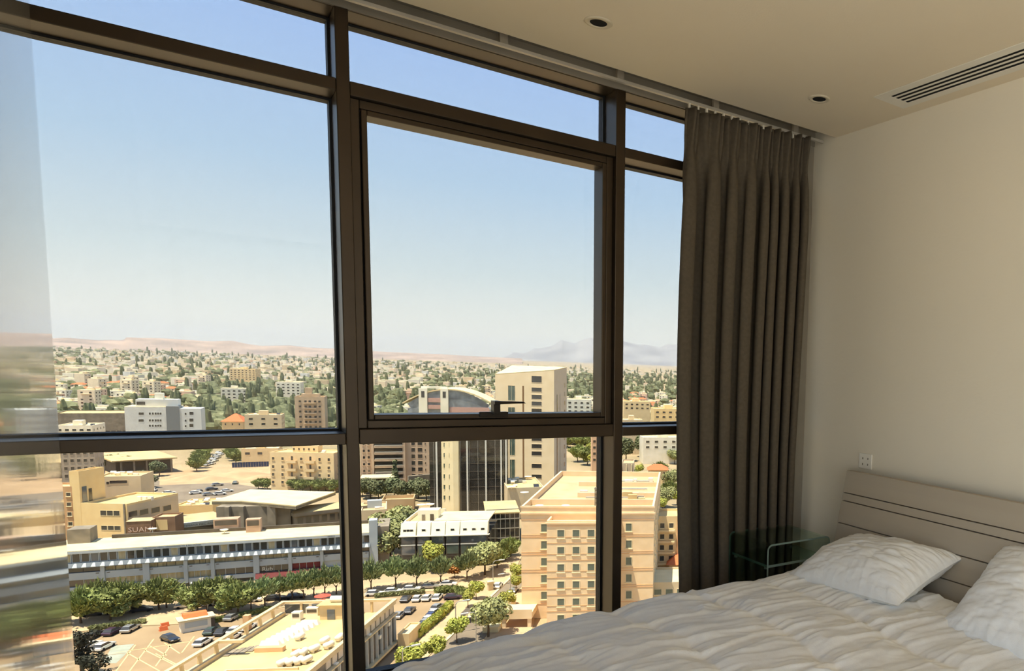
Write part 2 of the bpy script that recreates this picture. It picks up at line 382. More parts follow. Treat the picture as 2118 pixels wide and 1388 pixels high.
# duvet: quilted cover with seams across the bed and puckers between them
nx, ny = 460, 380
U = np.linspace(-.22, 1.0, nx)[:, None]; V = np.linspace(-.26, 1.26, ny)[None, :]
DX0, DX1, DY0, DY1 = .50, 2.34, .98, 2.60
X = DX0 + U * (DX1 - DX0) + 0 * V; Y = DY0 + V * (DY1 - DY0) + 0 * U
def over(d, r=.09):         # distance past the mattress edge -> (horizontal travel, drop)
    d = np.clip(d, 0, None); a = np.clip(d / r, 0, np.pi / 2 * .93)
    h = r * np.sin(a); v = r * (1 - np.cos(a)); rest = np.clip(d - r * np.pi / 2 * .93, 0, None)
    return h + rest * np.cos(np.pi / 2 * .93), v + rest * np.sin(np.pi / 2 * .93)
hx_, vx_ = over(DX0 - X); hyf, vyf = over(Y - DY1); hyn, vyn = over(DY0 - Y)
px = np.maximum(X, DX0) - hx_; py = np.clip(Y, DY0, DY1) + hyf - hyn
seam_s = (X - 2.20 + .03 * np.sin(Y * 5) + .02*(fbm(Y*4,X*1.5,8)-.5)) / .33; sd_ = np.abs(seam_s - np.round(seam_s)) * .33
puff = .034 * (1 - np.exp(-(sd_ / .05) ** 1.3))
wr = fbm(Y * 12 + 2.4 * fbm(X * 2.0, Y * 2.0, 3) + 1.3 * X, X * 1.9 + 1.2*fbm(Y*3,X*3,14), 21, 2)
wr2 = fbm(Y * 30 + 3 * fbm(X * 4, Y * 4, 6) + 3 * X, X * 6.0, 33, 2)
ridge = 1 - np.abs(2 * wr - .75) * 2.6
ridge2 = 1 - np.abs(2 * wr2 - .75) * 2.6
near_seam = np.exp(-(sd_ / .10) ** 1.2)
big = fbm(X * 2.1, Y * 2.4, 50, 3) - .45
topness = np.exp(-(vx_ + vyf + vyn) * 3)
Z = -.980 + .8 * puff * topness + .024 * np.clip(ridge, 0, 1) ** 1.6 * (.4 + .6 * near_seam) + .009 * np.clip(ridge2, 0, 1) ** 1.4 * (.15 + .85 * near_seam) + .028 * big
Z = Z - .030 * np.clip((1.7 - X) / 1.2, 0, 1) - .035 * np.clip((.95 - X) / .5, 0, 1) ** 2
Z = Z - .95 * (vx_ + vyf + vyn)
Z = Z + .02 * np.exp(-((Y - 1.95) / .55) ** 2)
bulge = .018 * np.sin(X * 21 + 3 * fbm(X * 3, Y, 4)) * np.clip(vyf / .1, 0, 1)
py = py + bulge
dv = link('duvet', grid_mesh('duvet', np.stack([px, py, Z], -1)[::-1], M_sheet))
tag(dv, 'rumpled white quilted duvet spread over the bed', 'duvet')

def pillow(name, w, d, th, seed, loc, rot, label):
    n = 110; u = np.linspace(-1, 1, n)[:, None]; v = np.linspace(-1, 1, n)[None, :]
    out = []
    for sgn in (1, -1):
        pinch_u = 1 - .055 * (1 - v ** 2); pinch_v = 1 - .075 * (1 - u ** 2)
        xx = u * pinch_u * w / 2 + 0 * v; yy = v * pinch_v * d / 2 + 0 * u
        pr = (np.clip(1 - np.abs(u) ** 2.6, 0, 1) ** .55) * (np.clip(1 - np.abs(v) ** 2.6, 0, 1) ** .55)
        # puckers running in from the seams
        edge = np.exp(-((1 - np.maximum(np.abs(u), np.abs(v))) / .30))
        ang = np.where(np.abs(u) > np.abs(v), v * 11, u * 13)
        wk = (np.abs(2 * fbm(ang + 2*fbm(u*3,v*3,seed+2), np.minimum(np.abs(u), np.abs(v)) * 2.5 + 0 * u, seed, 3) - .95)) * edge * .020
        lump = (fbm(u * 2.0 + 5, v * 2.0 + seed, seed + 9, 2) - .37) * .05
        crease = np.abs(2*fbm(u*5+1.5*v, v*2.2-u, seed+4, 3)-.95)
        zz = sgn * (th / 2 * pr) + (lump * (1 if sgn > 0 else .4) - wk * sgn - .010*(1-np.clip(crease*2.2,0,1))*sgn) * pr ** .4
        g = np.stack([xx, yy, zz], -1); out.append(g if sgn > 0 else g[::-1])
    b = MB(); 
    for g in out:
        idx = np.arange(n * n).reshape(n, n); q = np.stack([idx[:-1, :-1], idx[1:, :-1], idx[1:, 1:], idx[:-1, 1:]], -1).reshape(-1, 4)
        b.add(g.reshape(-1, 3).tolist(), q.tolist())
    o = link(name, b.mesh(name, M_sheet, True)); o.location = loc; o.rotation_euler = rot
    tag(o, label, 'pillow', 'bed pillows'); return o
pillow('pillow', .46, .70, .225, 3, (2.235, 2.265, -.862), (math.radians(-4), math.radians(-16), math.radians(4)), 'plump white pillow lying flat in front of the headboard, on the socket side')
pillow('pillow', .54, .70, .225, 12, (2.295, 1.43, -.835), (0, math.radians(-37), math.radians(-3)), 'white pillow propped up against the headboard, further from the socket')

# ---- bent glass bedside table
M_tg = bpy.data.materials.new('clear_table_glass'); M_tg.use_nodes = True
n = M_tg.node_tree.nodes; l = M_tg.node_tree.links; n.remove(n['Principled BSDF'])
_tr = n.new('ShaderNodeBsdfTransparent'); _tr.inputs[0].default_value = (.72, .80, .75, 1)
_gl = n.new('ShaderNodeBsdfGlossy'); _gl.inputs['Roughness'].default_value = .02; _gl.inputs[0].default_value = (.9, 1, .95, 1)
_lw = n.new('ShaderNodeLayerWeight'); _lw.inputs[0].default_value = .5; _pw = n.new('ShaderNodeMath'); _pw.operation = 'POWER'; _pw.inputs[1].default_value = 5
_fr = n.new('ShaderNodeMath'); _fr.operation = 'MULTIPLY_ADD'; _fr.inputs[1].default_value = .9; _fr.inputs[2].default_value = .045; _mx = n.new('ShaderNodeMixShader')
l.new(_lw.outputs['Facing'], _pw.inputs[0]); l.new(_pw.outputs[0], _fr.inputs[0]); l.new(_fr.outputs[0], _mx.inputs[0]); l.new(_tr.outputs[0], _mx.inputs[1]); l.new(_gl.outputs[0], _mx.inputs[2]); l.new(_mx.outputs[0], n['Material Output'].inputs[0])
tb = empty('bedside_table', (2.235, 2.94, FLZ)); tag(tb, 'clear bent glass bedside table with a lower shelf beside the bed', 'table')
def bentprof(hw, top, r, t_):
    o = [(-hw, 0.0)]; i = [(-hw + t_, 0.0)]
    for k in range(9):
        a = math.pi - k * math.pi / 16; o.append((-hw + r + r * math.cos(a), top - r + r * math.sin(a))); i.append((-hw + r + (r - t_) * math.cos(a), top - r + (r - t_) * math.sin(a)))
    for k in range(9):
        a = math.pi / 2 - k * math.pi / 16; o.append((hw - r + r * math.cos(a), top - r + r * math.sin(a))); i.append((hw - r + (r - t_) * math.cos(a), top - r + (r - t_) * math.sin(a)))
    o.append((hw, 0.0)); i.append((hw - t_, 0.0)); return o, i
def bent(hw, top, r, t_, d0, d1):
    o, i = bentprof(hw, top, r, t_); n_ = len(o); b = MB()
    for yy_ in (d0, d1): b.v += [(p[0], yy_, p[1]) for p in o] + [(p[0], yy_, p[1]) for p in i]
    for k in range(n_ - 1):
        a0, a1, c0, c1 = k, k + 1, 2 * n_ + k, 2 * n_ + k + 1
        b.f += [(a0, a1, c1, c0), (n_ + a1, n_ + a0, n_ + c0, n_ + c1), (a1, a0, n_ + a0, n_ + a1), (c0, c1, n_ + c1, n_ + c0)]
    b.m = [0] * len(b.f); return b
TOPZ = -.845 - FLZ
bent(.197, TOPZ, .03, .008, -.165, .165).build('bent_top', M_tg, tb, smooth=False)
M_ge = pm('green_glass_edge', (142, 160, 148), (104, 124, 112), rough=.12, spec=.8)
o_, i_ = bentprof(.1973, TOPZ + .0003, .03, .0085)
for d0 in (-.1665, .165):
    b = MB(); n_ = len(o_)
    for yy_ in (d0, d0 + .0015): b.v += [(p[0], yy_, p[1]) for p in o_] + [(p[0], yy_, p[1]) for p in i_]
    for k in range(n_ - 1):
        b.f += [(k + 1, k, n_ + k, n_ + k + 1), (2 * n_ + k, 2 * n_ + k + 1, 3 * n_ + k + 1, 3 * n_ + k)]
    b.m = [0] * len(b.f); b.build('polished_edge', M_ge, tb)
sh = MB().box(-.183, .183, -.155, .155, TOPZ - .115, TOPZ - .105).build('shelf', M_tg, tb)
MB().box(-.183, .183, -.157, -.1551, TOPZ - .116, TOPZ - .104).build('shelf_edge', M_ge, sh)
MB().box(-.1845, -.183, -.155, .155, TOPZ - .116, TOPZ - .104).build('shelf_edge', M_ge, sh)
for x in (-.178, .178):
    for y in (-.13, .13): MB().lathe([(0, 0), (.008, 0), (.008, .012), (0, .012)], 10, (x, y, TOPZ - .127)).build('shelf_pin', M_track, tb)

# ================================================================== the city below
def _c(*a, **k): return pm(*a, **k)
M_ground = pm('dry_ground', (176, 152, 118), (128, 118, 84), scale=.012, rough=.95, detail=8)
M_asph = pm('sunbleached_asphalt', (164, 140, 106), (150, 126, 94), scale=.12, rough=.95, detail=6)
M_road = pm('grey_road', (134, 120, 100), (120, 107, 90), scale=.2, rough=.95)
M_pave = pm('pavement_stone', (196, 168, 130), (182, 154, 118), scale=.35, rough=.95)
M_kerb = pm('pale_kerb', (216, 198, 162), (204, 186, 150), scale=1, rough=.9)
M_line = pm('yellowed_road_paint', (222, 196, 140), (210, 182, 128), scale=1, rough=.9)
M_bay = pm('pale_blue_bay_paint', (164, 168, 150), (150, 152, 132), scale=.5, rough=.9)
M_dirt = pm('orange_soil', (186, 156, 118), (166, 138, 104), scale=.15, rough=1, detail=8)
M_roofc = pm('cream_roof', (212, 186, 132), (196, 170, 116), scale=.18, rough=.95, detail=8)
M_rooft = pm('tan_roof', (200, 174, 134), (184, 158, 118), scale=.2, rough=.95, detail=8)
M_roofw = pm('white_roof', (226, 208, 162), (214, 194, 148), scale=.3, rough=.9)
M_conc = pm('weathered_concrete', (150, 138, 118), (124, 114, 98), scale=.4, rough=.95, detail=8)
M_concd = pm('dark_concrete', (104, 94, 80), (84, 76, 64), scale=.4, rough=.95, detail=8)
M_glassd = bglass('dark_window_glass', (70, 68, 64), rough=.12)
M_glassg = bglass('greenish_window_glass', (92, 108, 96), rough=.15)
M_glasst = bglass('bluish_glass', (104, 110, 114), rough=.06, spec=1.0)
M_frame = pm('cream_window_frame', (228, 212, 172), (220, 202, 162), rough=.7)
M_framew = pm('white_window_frame', (214, 212, 200), (206, 204, 190), rough=.7)
M_tile = pm('terracotta_tiles', (206, 120, 76), (190, 104, 62), scale=.8, rough=.9, stretch=(1, 6, 1))
M_steel = pm('galvanised_steel', (190, 188, 178), (176, 172, 162), rough=.4, metal=.5)
M_wht = pm('white_plastic', (238, 232, 214), (230, 222, 200), rough=.5)
M_red = pm('dark_red_awning', (122, 54, 50), (110, 48, 46), rough=.7)
M_rub = pm('black_rubber', (22, 21, 20), (16, 16, 15), rough=.8)
M_trunk = pm('tree_bark', (104, 84, 60), (84, 66, 46), rough=.95)

# ---- ground pieces
gr = link('ground', MB().add([(-16000, 20, GZ - .06), (16000, 20, GZ - .06), (16000, 26000, GZ - .06), (-16000, 26000, GZ - .06)], [(0, 1, 2, 3)]).mesh('ground', M_ground))
struct(gr, 'dry plain on which the city stands')
def poly_g(name, pix, mat, dz, label, z=GZ, th=.08):
    pts = [tuple(G(u, v, z)[:2]) for u, v in pix]
    return struct(MB().prism(pts, z - th + dz, z + dz).build(name, mat), label)
lot = poly_g('parking_lot', [(20, 1420), (20, 1330), (230, 1300), (440, 1290), (560, 1262), (700, 1245), (830, 1226), (960, 1226), (935, 1262), (880, 1310), (845, 1350), (800, 1420)], M_asph, .0, 'sun bleached asphalt parking lot between the office block and the flat roofed building')
poly_g('pavement', [(20, 1328), (20, 1255), (400, 1250), (700, 1215), (1010, 1185), (1060, 1150), (1080, 1150), (1060, 1190), (985, 1262), (900, 1345), (820, 1420), (802, 1420), (847, 1350), (882, 1310), (937, 1262), (962, 1224), (830, 1224), (700, 1243), (560, 1260), (440, 1288), (230, 1298)], M_pave, .10, 'light stone pavement with planted strip', th=.2)
poly_g('road', [(822, 1430), (902, 1347), (987, 1263), (1062, 1191), (1075, 1165), (1100, 1165), (1092, 1195), (1040, 1262), (985, 1345), (930, 1430)], M_road, .01, 'narrow grey street beside the hotel')
poly_g('pavement_far', [(932, 1430), (987, 1345), (1042, 1262), (1094, 1195), (1140, 1195), (1110, 1262), (1090, 1345), (1060, 1430)], M_pave, .10, 'pavement in front of the hotel', th=.2)
poly_g('street_far', [(80, 1000), (80, 985), (380, 985), (560, 1012), (700, 1000), (720, 1012), (560, 1030), (380, 1040), (80, 1050)], M_road, .02, 'street behind the low concrete buildings')
poly_g('site', [(330, 978), (430, 968), (560, 962), (560, 996), (430, 1000), (330, 1004)], M_dirt, .03, 'bare orange earth of a building site')
def ground_line(par, u0, v0, u1, v1, w=.22, mat=None, name='parking_line'):
    a, b = G(u0, v0), G(u1, v1); d = np.array([b[0] - a[0], b[1] - a[1]]); d /= np.linalg.norm(d); n_ = np.array([-d[1], d[0]]) * w / 2
    p = [a[:2] - n_, b[:2] - n_, b[:2] + n_, a[:2] + n_]
    return MB().prism([tuple(q) for q in p], GZ + .005, GZ + .02).build(name, mat or M_line, par)
for L_ in [(222, 1353, 440, 1320), (280, 1334, 240, 1388), (318, 1322, 268, 1388), (262, 1350, 330, 1388), (300, 1345, 385, 1388), (322, 1352, 372, 1378), (355, 1332, 322, 1378), (402, 1316, 376, 1350), (340, 1330, 372, 1352), (310, 1336, 345, 1356)]:
    ground_line(lot, *L_)
def ground_patch(par, pix, mat, name):
    return MB().prism([tuple(G(u, v)[:2]) for u, v in pix], GZ + .003, GZ + .012).build(name, mat, par)
ground_patch(lot, [(232, 1336), (278, 1332), (262, 1350), (222, 1355)], M_bay, 'painted_bay'); ground_patch(lot, [(222, 1356), (262, 1351), (240, 1372), (206, 1372)], M_bay, 'painted_bay')
for pix in ([(902, 1346), (986, 1263), (1061, 1191)],):
    for (u0, v0), (u1, v1) in zip(pix[:-1], pix[1:]):
        a, b = G(u0, v0), G(u1, v1); d = (b - a)[:2]; L_ = np.linalg.norm(d); d /= L_; n_ = np.array([-d[1], d[0]]) * .3
        k_ = MB().prism([tuple(q) for q in (a[:2] - n_, b[:2] - n_, b[:2] + n_, a[:2] + n_)], GZ, GZ + .22).build('kerb', M_kerb)
        struct(k_, 'pale kerb stones along the narrow street')

# ---- building kit
class Bld:
    """local frame: x along the front (left to right), y away from the camera, z up from street level"""
    def __init__(s, name, label, A, ang, L, D, h, cat='building', z0=GZ, group=None):
        s.A = np.array(A[:2], float); s.ang = math.radians(ang); s.L, s.D, s.h, s.z0 = L, D, h, z0
        s.t = np.array([math.cos(s.ang), math.sin(s.ang)]); s.n = np.array([-s.t[1], s.t[0]])
        s.o = empty(name, (A[0], A[1], z0), s.ang); tag(s.o, label, cat, group)
    def mb(s): return MB()
    def part(s, name, b, mat, par=None, **k): return b.build(name, mat, par or s.o, **k)
    def body(s, mat, roofmat=None, par=.9, inset=.25):
        s.part('walls', MB().box(0, s.L, 0, s.D, 0, s.h - par), mat)
        r = MB().box(inset, s.L - inset, inset, s.D - inset, s.h - par - .01, s.h - par + .08)
        s.part('roof', r, roofmat or M_roofc)
        p = MB().box(0, s.L, 0, inset, s.h - par, s.h).box(0, s.L, s.D - inset, s.D, s.h - par, s.h).box(0, inset, inset, s.D - inset, s.h - par, s.h).box(s.L - inset, s.L, inset, s.D - inset, s.h - par, s.h)
        s.part('parapet', p, mat)
    def px(s, u, v, y=0.0):
        """pixel -> (along, height) on the plane local y"""
        r = ray(u, v); k = ((s.A + s.n * y) @ s.n) / (r[:2] @ s.n); p = r * k
        return (p[:2] - s.A) @ s.t, p[2] - s.z0
    def px_side(s, u, v, x):
        r = ray(u, v); k = ((s.A + s.t * x) @ s.t) / (r[:2] @ s.t); p = r * k
        return (p[:2] - s.A) @ s.n, p[2] - s.z0
    def roof_px(s, u, v, z=None):
        p = G(u, v, s.z0 + (s.h if z is None else z)); d = p[:2] - s.A; return d @ s.t, d @ s.n
    def win(s, x, z, w, h, mat=None, fm=None, face='f', y=0.0, sill=True, cross=0, name='window', fw=.09, par=None):
        key = (round(w, 2), round(h, 2), (mat or M_glassd).name, (fm or M_frame).name, sill, cross, round(fw, 2))
        if key not in s.cache:
            b = MB(); g = w / 2
            b.box(-g + fw * .6, g - fw * .6, -.03, .05, fw * .6, h - fw * .6, 1)
            b.box(-g, -g + fw, -.09, .05, 0, h).box(g - fw, g, -.09, .05, 0, h).box(-g + fw, g - fw, -.09, .05, 0, fw).box(-g + fw, g - fw, -.09, .05, h - fw, h)
            if sill: b.box(-g - .12, g + .12, -.22, .05, -.16, 0)
            for k in range(cross): b.box(-g + w * (k + 1) / (cross + 1) - .04, -g + w * (k + 1) / (cross + 1) + .04, -.07, .05, fw, h - fw)
            s.cache[key] = b.mesh(name, [fm or M_frame, mat or M_glassd])
        if face == 'f': return link(name, s.cache[key], par or s.o, (x, y, z))
        if face == 'r': return link(name, s.cache[key], par or s.o, (s.L if y == 0 else y, x, z), rz=math.pi / 2)
        if face == 'l': return link(name, s.cache[key], par or s.o, (0 if y == 0 else y, x, z), rz=-math.pi / 2)
    cache = {}
    def grid(s, xs, zs, w, h, **k):
        for z in zs:
            for x in xs: s.win(x, z, w, h, **k)
def from_px(name, label, base, top, right, ang, D, cat='building', group=None, z0=GZ):
    A = G(*base, z0); h = HT(*top, A) - z0
    t = np.array([math.cos(math.radians(ang)), math.sin(math.radians(ang))]); r = ray(*right)[:2]
    # length: where the sight line of `right` crosses the facade line
    k = np.linalg.solve(np.array([t, -r]).T, -A[:2])
    return Bld(name, label, A, ang, k[0], D, h, cat, z0, group)
def roof_kit(b, n_tank=2, seed=0, z=None, region=None):
    """small plant on a flat roof: parts of the building"""
    rr = random.Random(seed); z = b.h - .9 if z is None else z; x0, x1, y0, y1 = region or (1.5, b.L - 1.5, 1.5, b.D - 1.5)
    for k in range(n_tank):
        x, y = rr.uniform(x0, x1), rr.uniform(y0, y1); c = rr.random()
        if c < .4:
            b.part('water_tank', MB().tube([(x - .7, y, z + 1.1), (x + .7, y, z + 1.1)], .5, 10).box(x - .6, x - .5, y - .4, y + .4, z, z + .8).box(x + .5, x + .6, y - .4, y + .4, z, z + .8), M_wht)
        elif c < .75:
            b.part('air_conditioner', MB().box(x - .7, x + .7, y - .4, y + .4, z + .1, z + 1.1), M_wht, bevel=.05)
        else:
            b.part('solar_panel', MB().extr([(y - .8, z + .1), (y + .8, z + 1.1), (y + .8, z + 1.2), (y - .8, z + .2)], 0, x - 1, x + 1), M_glassd)
def text_obj(name, body, size, mat, parent, loc, rz=0.0, extrude=.03, rx=math.pi / 2):
    cu_ = bpy.data.curves.new(name, 'FONT'); cu_.body = body; cu_.size = size; cu_.extrude = extrude; cu_.resolution_u = 2
    o = bpy.data.objects.new(name, cu_); COL.objects.link(o)
    me = bpy.data.meshes.new_from_object(o.evaluated_get(bpy.context.evaluated_depsgraph_get()))
    bpy.data.objects.remove(o); me.materials.clear(); me.materials.append(mat)
    ob = link(name, me, parent, loc); ob.rotation_euler = (rx, 0, rz); return ob

# ---- 1. hotel
M_hotel = pm('peach_hotel_stone', (236, 208, 166), (228, 198, 154), scale=.5, rough=.9, detail=6)
M_hotelb = pm('deeper_peach_band', (224, 180, 132), (214, 168, 120), scale=.4, rough=.9, detail=8)
hb = from_px('hotel', 'peach stone hotel with rows of square green tinted windows', (1079, 1280), (1077, 1047), (1353, 1047), -29.3, 60, 'building')
hb.D = 58.
hb.body(M_hotel, M_rooft, 1.6, .5)
PD = 5.0
PJ0, PJ1 = hb.px(1131, 1100, -PD)[0], hb.px(1281, 1100, -PD)[0]; PJZ = hb.px(1160, 1077, -PD)[1]
hb.part('projecting_bay', MB().box(PJ0, PJ1, -PD, 0, 0, PJZ - .9).box(PJ0, PJ1, -PD, -PD + .4, PJZ - .9, PJZ).box(PJ0, PJ0 + .4, -PD + .4, 0, PJZ - .9, PJZ).box(PJ1 - .4, PJ1, -PD + .4, 0, PJZ - .9, PJZ), M_hotel)
hb.part('bay_cornice', MB().box(PJ0 - .25, PJ1 + .25, -PD - .25, -PD, PJZ - .75, PJZ - .35), M_hotel)
hb.part('cornice', MB().box(-.3, hb.L + .3, -.3, 0, hb.h - 1.9, hb.h - 1.5).box(-.2, hb.L + .2, -.15, 0, hb.h - .35, hb.h + .05), M_hotel)
rows_v = [1105, 1140, 1175.5, 1211, 1246.5, 1280, 1313]
zrow = [hb.px(1191, v, -PD)[1] for v in rows_v]
for i, z in enumerate(zrow):
    for u in (1160, 1191.5, 1222.5, 1254):
        x = hb.px(u, rows_v[i], -PD)[0]; hb.win(x, z - .95, 1.75, 2.1, M_glassg, M_frame, y=-PD, fw=.14)
    hb.part('string_course', MB().box(PJ0, PJ1, -PD - .08, -PD, z + 1.9, z + 2.05), M_hotelb)
    hb.part('string_course', MB().box(PJ0, PJ1, -PD - .08, -PD, z + 1.2 + 1.35 - 4.15+.9, z + 1.2 + 1.47 - 4.15+.9), M_hotelb)
rows_l = [1092.5, 1127.5, 1162.5, 1197.5, 1232]
for v in rows_l:
    x, z = hb.px(1126, v, 0); hb.win(x, z - 1.0, 1.7, 2.1, M_glassg, M_frame, fw=.14)
    x, z = hb.px(1300.5, v - 1.5, 0); hb.win(x, z - 1.0, 1.6, 2.1, M_glassg, M_frame, fw=.14)
    hb.part('string_course', MB().box(0, PJ0, -.08, 0, z + 1.9, z + 2.05), M_hotelb); hb.part('string_course', MB().box(PJ1, hb.L, -.08, 0, z + 1.9, z + 2.05), M_hotelb)
    hb.part('string_course', MB().box(0, PJ0, -.08, 0, z - 1.75, z - 1.62), M_hotelb); hb.part('string_course', MB().box(PJ1, hb.L, -.08, 0, z - 1.75, z - 1.62), M_hotelb)
for k in range(8):
    for z in zrow[:5]: hb.win(4 + k * 6.5, z - .95, 1.7, 2.1, M_glassg, M_frame, face='r', fw=.14)
hb.part('entrance_canopy', MB().box(-3.2, 3.5, -6.5, 0, 2.2, 3.6).box(-3.2, 3.5, -6.5, -6.2, 3.6, 4.4).box(-3.2, -2.9, -6.2, 0, 3.6, 4.4), M_hotel)
hb.part('canopy_pier', MB().box(-3.0, -2.2, -6.3, -5.5, 0, 2.2), M_hotel); hb.part('canopy_pier', MB().box(2.5, 3.3, -6.3, -5.5, 0, 2.2), M_hotel)
hb.part('terrace_wall', MB().box(-6.5, -3.2, -9, 4, 0, 1.3), M_roofw)
# roof garden terrace, cross walls and plant
hz_ = hb.h - 1.6
hb.part('roof_wall', MB().box(.5, hb.L - .5, 9.0, 9.5, hz_, hb.h), M_hotel); hb.part('roof_wall', MB().box(10, hb.L - .5, 20, 20.4, hz_, hb.h - .2), M_hotel); hb.part('roof_wall', MB().box(8, hb.L - .5, 38, 38.4, hz_, hb.h - .2), M_hotel)
M_redroof = pm('red_roof_felt', (206, 106, 74), (190, 92, 62), rough=.9)
hb.part('red_roof_patch', MB().box(hb.L - 6.4, hb.L - 1.3, 2.0, 6.2, hz_, hz_ + .35), M_redroof)
rr = random.Random(5)
for k in range(14):
    x, y = rr.uniform(9, hb.L - 3), rr.uniform(11, 52); w_, d_ = rr.uniform(.8, 2.6), rr.uniform(.8, 1.6); hh = rr.uniform(.7, 1.7)
    hb.part('roof_plant_box', MB().box(x, x + w_, y, y + d_, hz_, hz_ + hh), [M_wht, M_roofc, M_conc][k % 3])
for k in range(6):
    hb.part('roof_pipe', MB().tube([(12 + k * .3, 11 + k * 7, hz_ + .5), (hb.L - 3, 11 + k * 7, hz_ + .5)], .18, 8), M_steel)
for x in (3.5, 9.5):
    b_ = MB().tube([(x, 3, hz_), (x, 3, hz_ + .9)], .1, 6).lathe([(0, 0), (.5, .1), (.95, .35), (.9, .4), (0, .15)], 14, (x, 3, hz_ + .9)); hb.part('satellite_dish', b_, M_wht)
b_ = MB()
for dx in (0, .8):
    for dy in (0, .8): b_.tube([(16.5 + dx, .8 + dy, hz_), (16.5 + dx, .8 + dy, hz_ + 6)], .07, 5)
for z in range(6): b_.tube([(16.5, .8, hz_ + z), (17.3, .8, hz_ + z + 1)], .05, 4)
hb.part('lattice_mast', b_, M_concd)

# ---- 2. long office block
M_blue = pm('pale_blue_grey_cladding', (172, 180, 182), (164, 172, 174), scale=.3, rough=.7)
M_bluew = pm('bluish_white_fascia', (186, 192, 190), (176, 182, 180), scale=.3, rough=.7)
M_blind = pm('beige_blinds', (186, 174, 138), (150, 138, 104), scale=.25, rough=.8, stretch=(6, 1, 1))
lb = from_px('long_office_block', 'long pale blue grey office block with a strip of windows under its roof', (148, 1232), (138, 1140.5), (765, 1094), -11.5, 14)
X0, XE = -8.0, lb.L
lb.h += .0
lb.part('walls', MB().box(X0, XE, .5, lb.D, 0, lb.h - .15), M_conc)
lb.part('roof', MB().box(X0, XE, -.3, lb.D, lb.h - .15, lb.h), M_roofw)
def lz(u, v): return lb.px(u, v)[1]
zt, zf, zw0, zw1, zbr = lb.h, lz(300, 1136), lz(300, 1155), lz(300, 1136.5), lz(300, 1163)
zs = [lz(300, 1175), lz(300, 1189), lz(300, 1203.5), lz(300, 1212)]
lb.part('fascia', MB().box(X0, XE, -.35, .5, zw1, zt - .15), M_bluew)
nwin = 42; ws = (XE - X0) / nwin
for k in range(nwin):
    lb.win(X0 + (k + .5) * ws, zw0, ws * .94, zw1 - zw0, [M_glassd, M_blind, M_glassd, M_glasst][(k * 7 + k // 3) % 4], M_bluew, y=.3, sill=False, fw=.13)
lb.part('sun_shelf', MB().extr([(-1.1, zbr - .1), (-1.1, zbr + .08), (-.35, zw0 - .05), (.5, zw0 - .05), (.5, zbr - .1)], 0, X0, XE), pm('shelf_shadow_grey', (112, 118, 122), (104, 110, 114), rough=.8))  # dark grey paints the saw-tooth sun shadow along the shelf
for k in range(nwin):
    x = X0 + (k + .5) * ws
    q_ = ws * .27; r_ = ws * .12; za, zb_ = zbr + .1, zw0 - .04
    lb.part('sunlit_shelf_patch', MB().add([(x - q_, -1.16, za), (x + q_, -1.16, za), (x + r_, -.40, zb_), (x - r_, -.40, zb_), (x - q_, -1.1, za - .15), (x + q_, -1.1, za - .15), (x + r_, -.36, zb_ - .2), (x - r_, -.36, zb_ - .2)], [(0, 1, 2, 3), (5, 4, 7, 6), (1, 0, 4, 5), (2, 1, 5, 6), (3, 2, 6, 7), (0, 3, 7, 4)]), M_bluew)  # pale trapezoids paint the sunlit parts between the shelf shadows
piers = [lb.px(u, 1180)[0] for u in (213, 303, 385, 441, 531, 601, 667)]
bays = [X0] + piers + [XE]
for i, x in enumerate(piers):
    w_ = .62 if i in (1, 4) else .38
    lb.part('pier', MB().box(x - w_, x + w_, -.5, .5, 0 if i in (1, 4) else zs[3], zbr - .05), M_blue)
for i in range(len(bays) - 1):
    a, b = bays[i] + .4, bays[i + 1] - .4
    lb.part('spandrel', MB().box(a, b, -.15, .5, zs[1], zs[0]), M_blue)
    if i != 5 and i != 6: lb.part('spandrel', MB().box(a, b, -.15, .5, zs[3], zs[2]), M_blue)
    lb.part('window_band', MB().box(a, b, .42, .52, zs[0], zbr), M_blind if i not in (0, 7) else M_glassd)
    lb.part('window_band', MB().box(a, b, .42, .52, zs[2], zs[1]), [M_glassd, M_blind, M_blind, M_blind, M_glassd, M_glassd, M_red, M_blue][i])
    lb.part('shop_front', MB().box(a, b, .42, .52, .2, zs[3]), [M_glassd, M_concd, M_glassd, M_black, M_concd, M_glassd, M_conc, M_conc][i])
    for k in range(1, 4):
        lb.part('mullion', MB().box(a + (b - a) * k / 4 - .05, a + (b - a) * k / 4 + .05, .36, .45, zs[0], zbr), M_concd)
        lb.part('mullion', MB().box(a + (b - a) * k / 4 - .05, a + (b - a) * k / 4 + .05, .36, .45, zs[2], zs[1]), M_bluew)
    lb.part('vent_slot', MB().box(a + .3, a + .9, -.17, -.14, zs[0] - .45, zs[0] - .25), M_concd)
    lb.part('vent_slot', MB().box(b - .9, b - .3, -.17, -.14, zs[0] - .45, zs[0] - .25), M_concd)
    if i in (1, 2, 3, 4): lb.part('air_conditioner', MB().box(a + 2.2, a + 3.1, -.75, -.15, zs[2] - .55, zs[2] + .05), M_wht)
aw = lb.part('awning', MB().extr([(-1.3, zs[3] - .35), (-.5, zs[2] - .05), (-.2, zs[2] - .05), (-.2, zs[3] - .35)], 0, piers[4] - .2, piers[6] - .2), M_red)
M_ltr = pm('grey_sign_letters', (96, 104, 104), (84, 92, 92), rough=.6)
zl = zw1 + .25; hl = max(.5, (zt - zw1) * .62)
text_obj('sign_lettering', 'CERASIDIQ-YIEGO ORGANISOSE MA & BAY PIANO', hl, M_ltr, lb.o, (lb.px(296, 1130)[0], -.36, zl))
text_obj('sign_lettering', 'GENE A', hl, M_ltr, lb.o, (lb.px(677, 1103)[0], -.36, zl))
text_obj('sign_lettering', 'Rub', 1.5, M_wht, lb.o, (lb.px(541, 1176)[0], .38, zs[2] + .25))
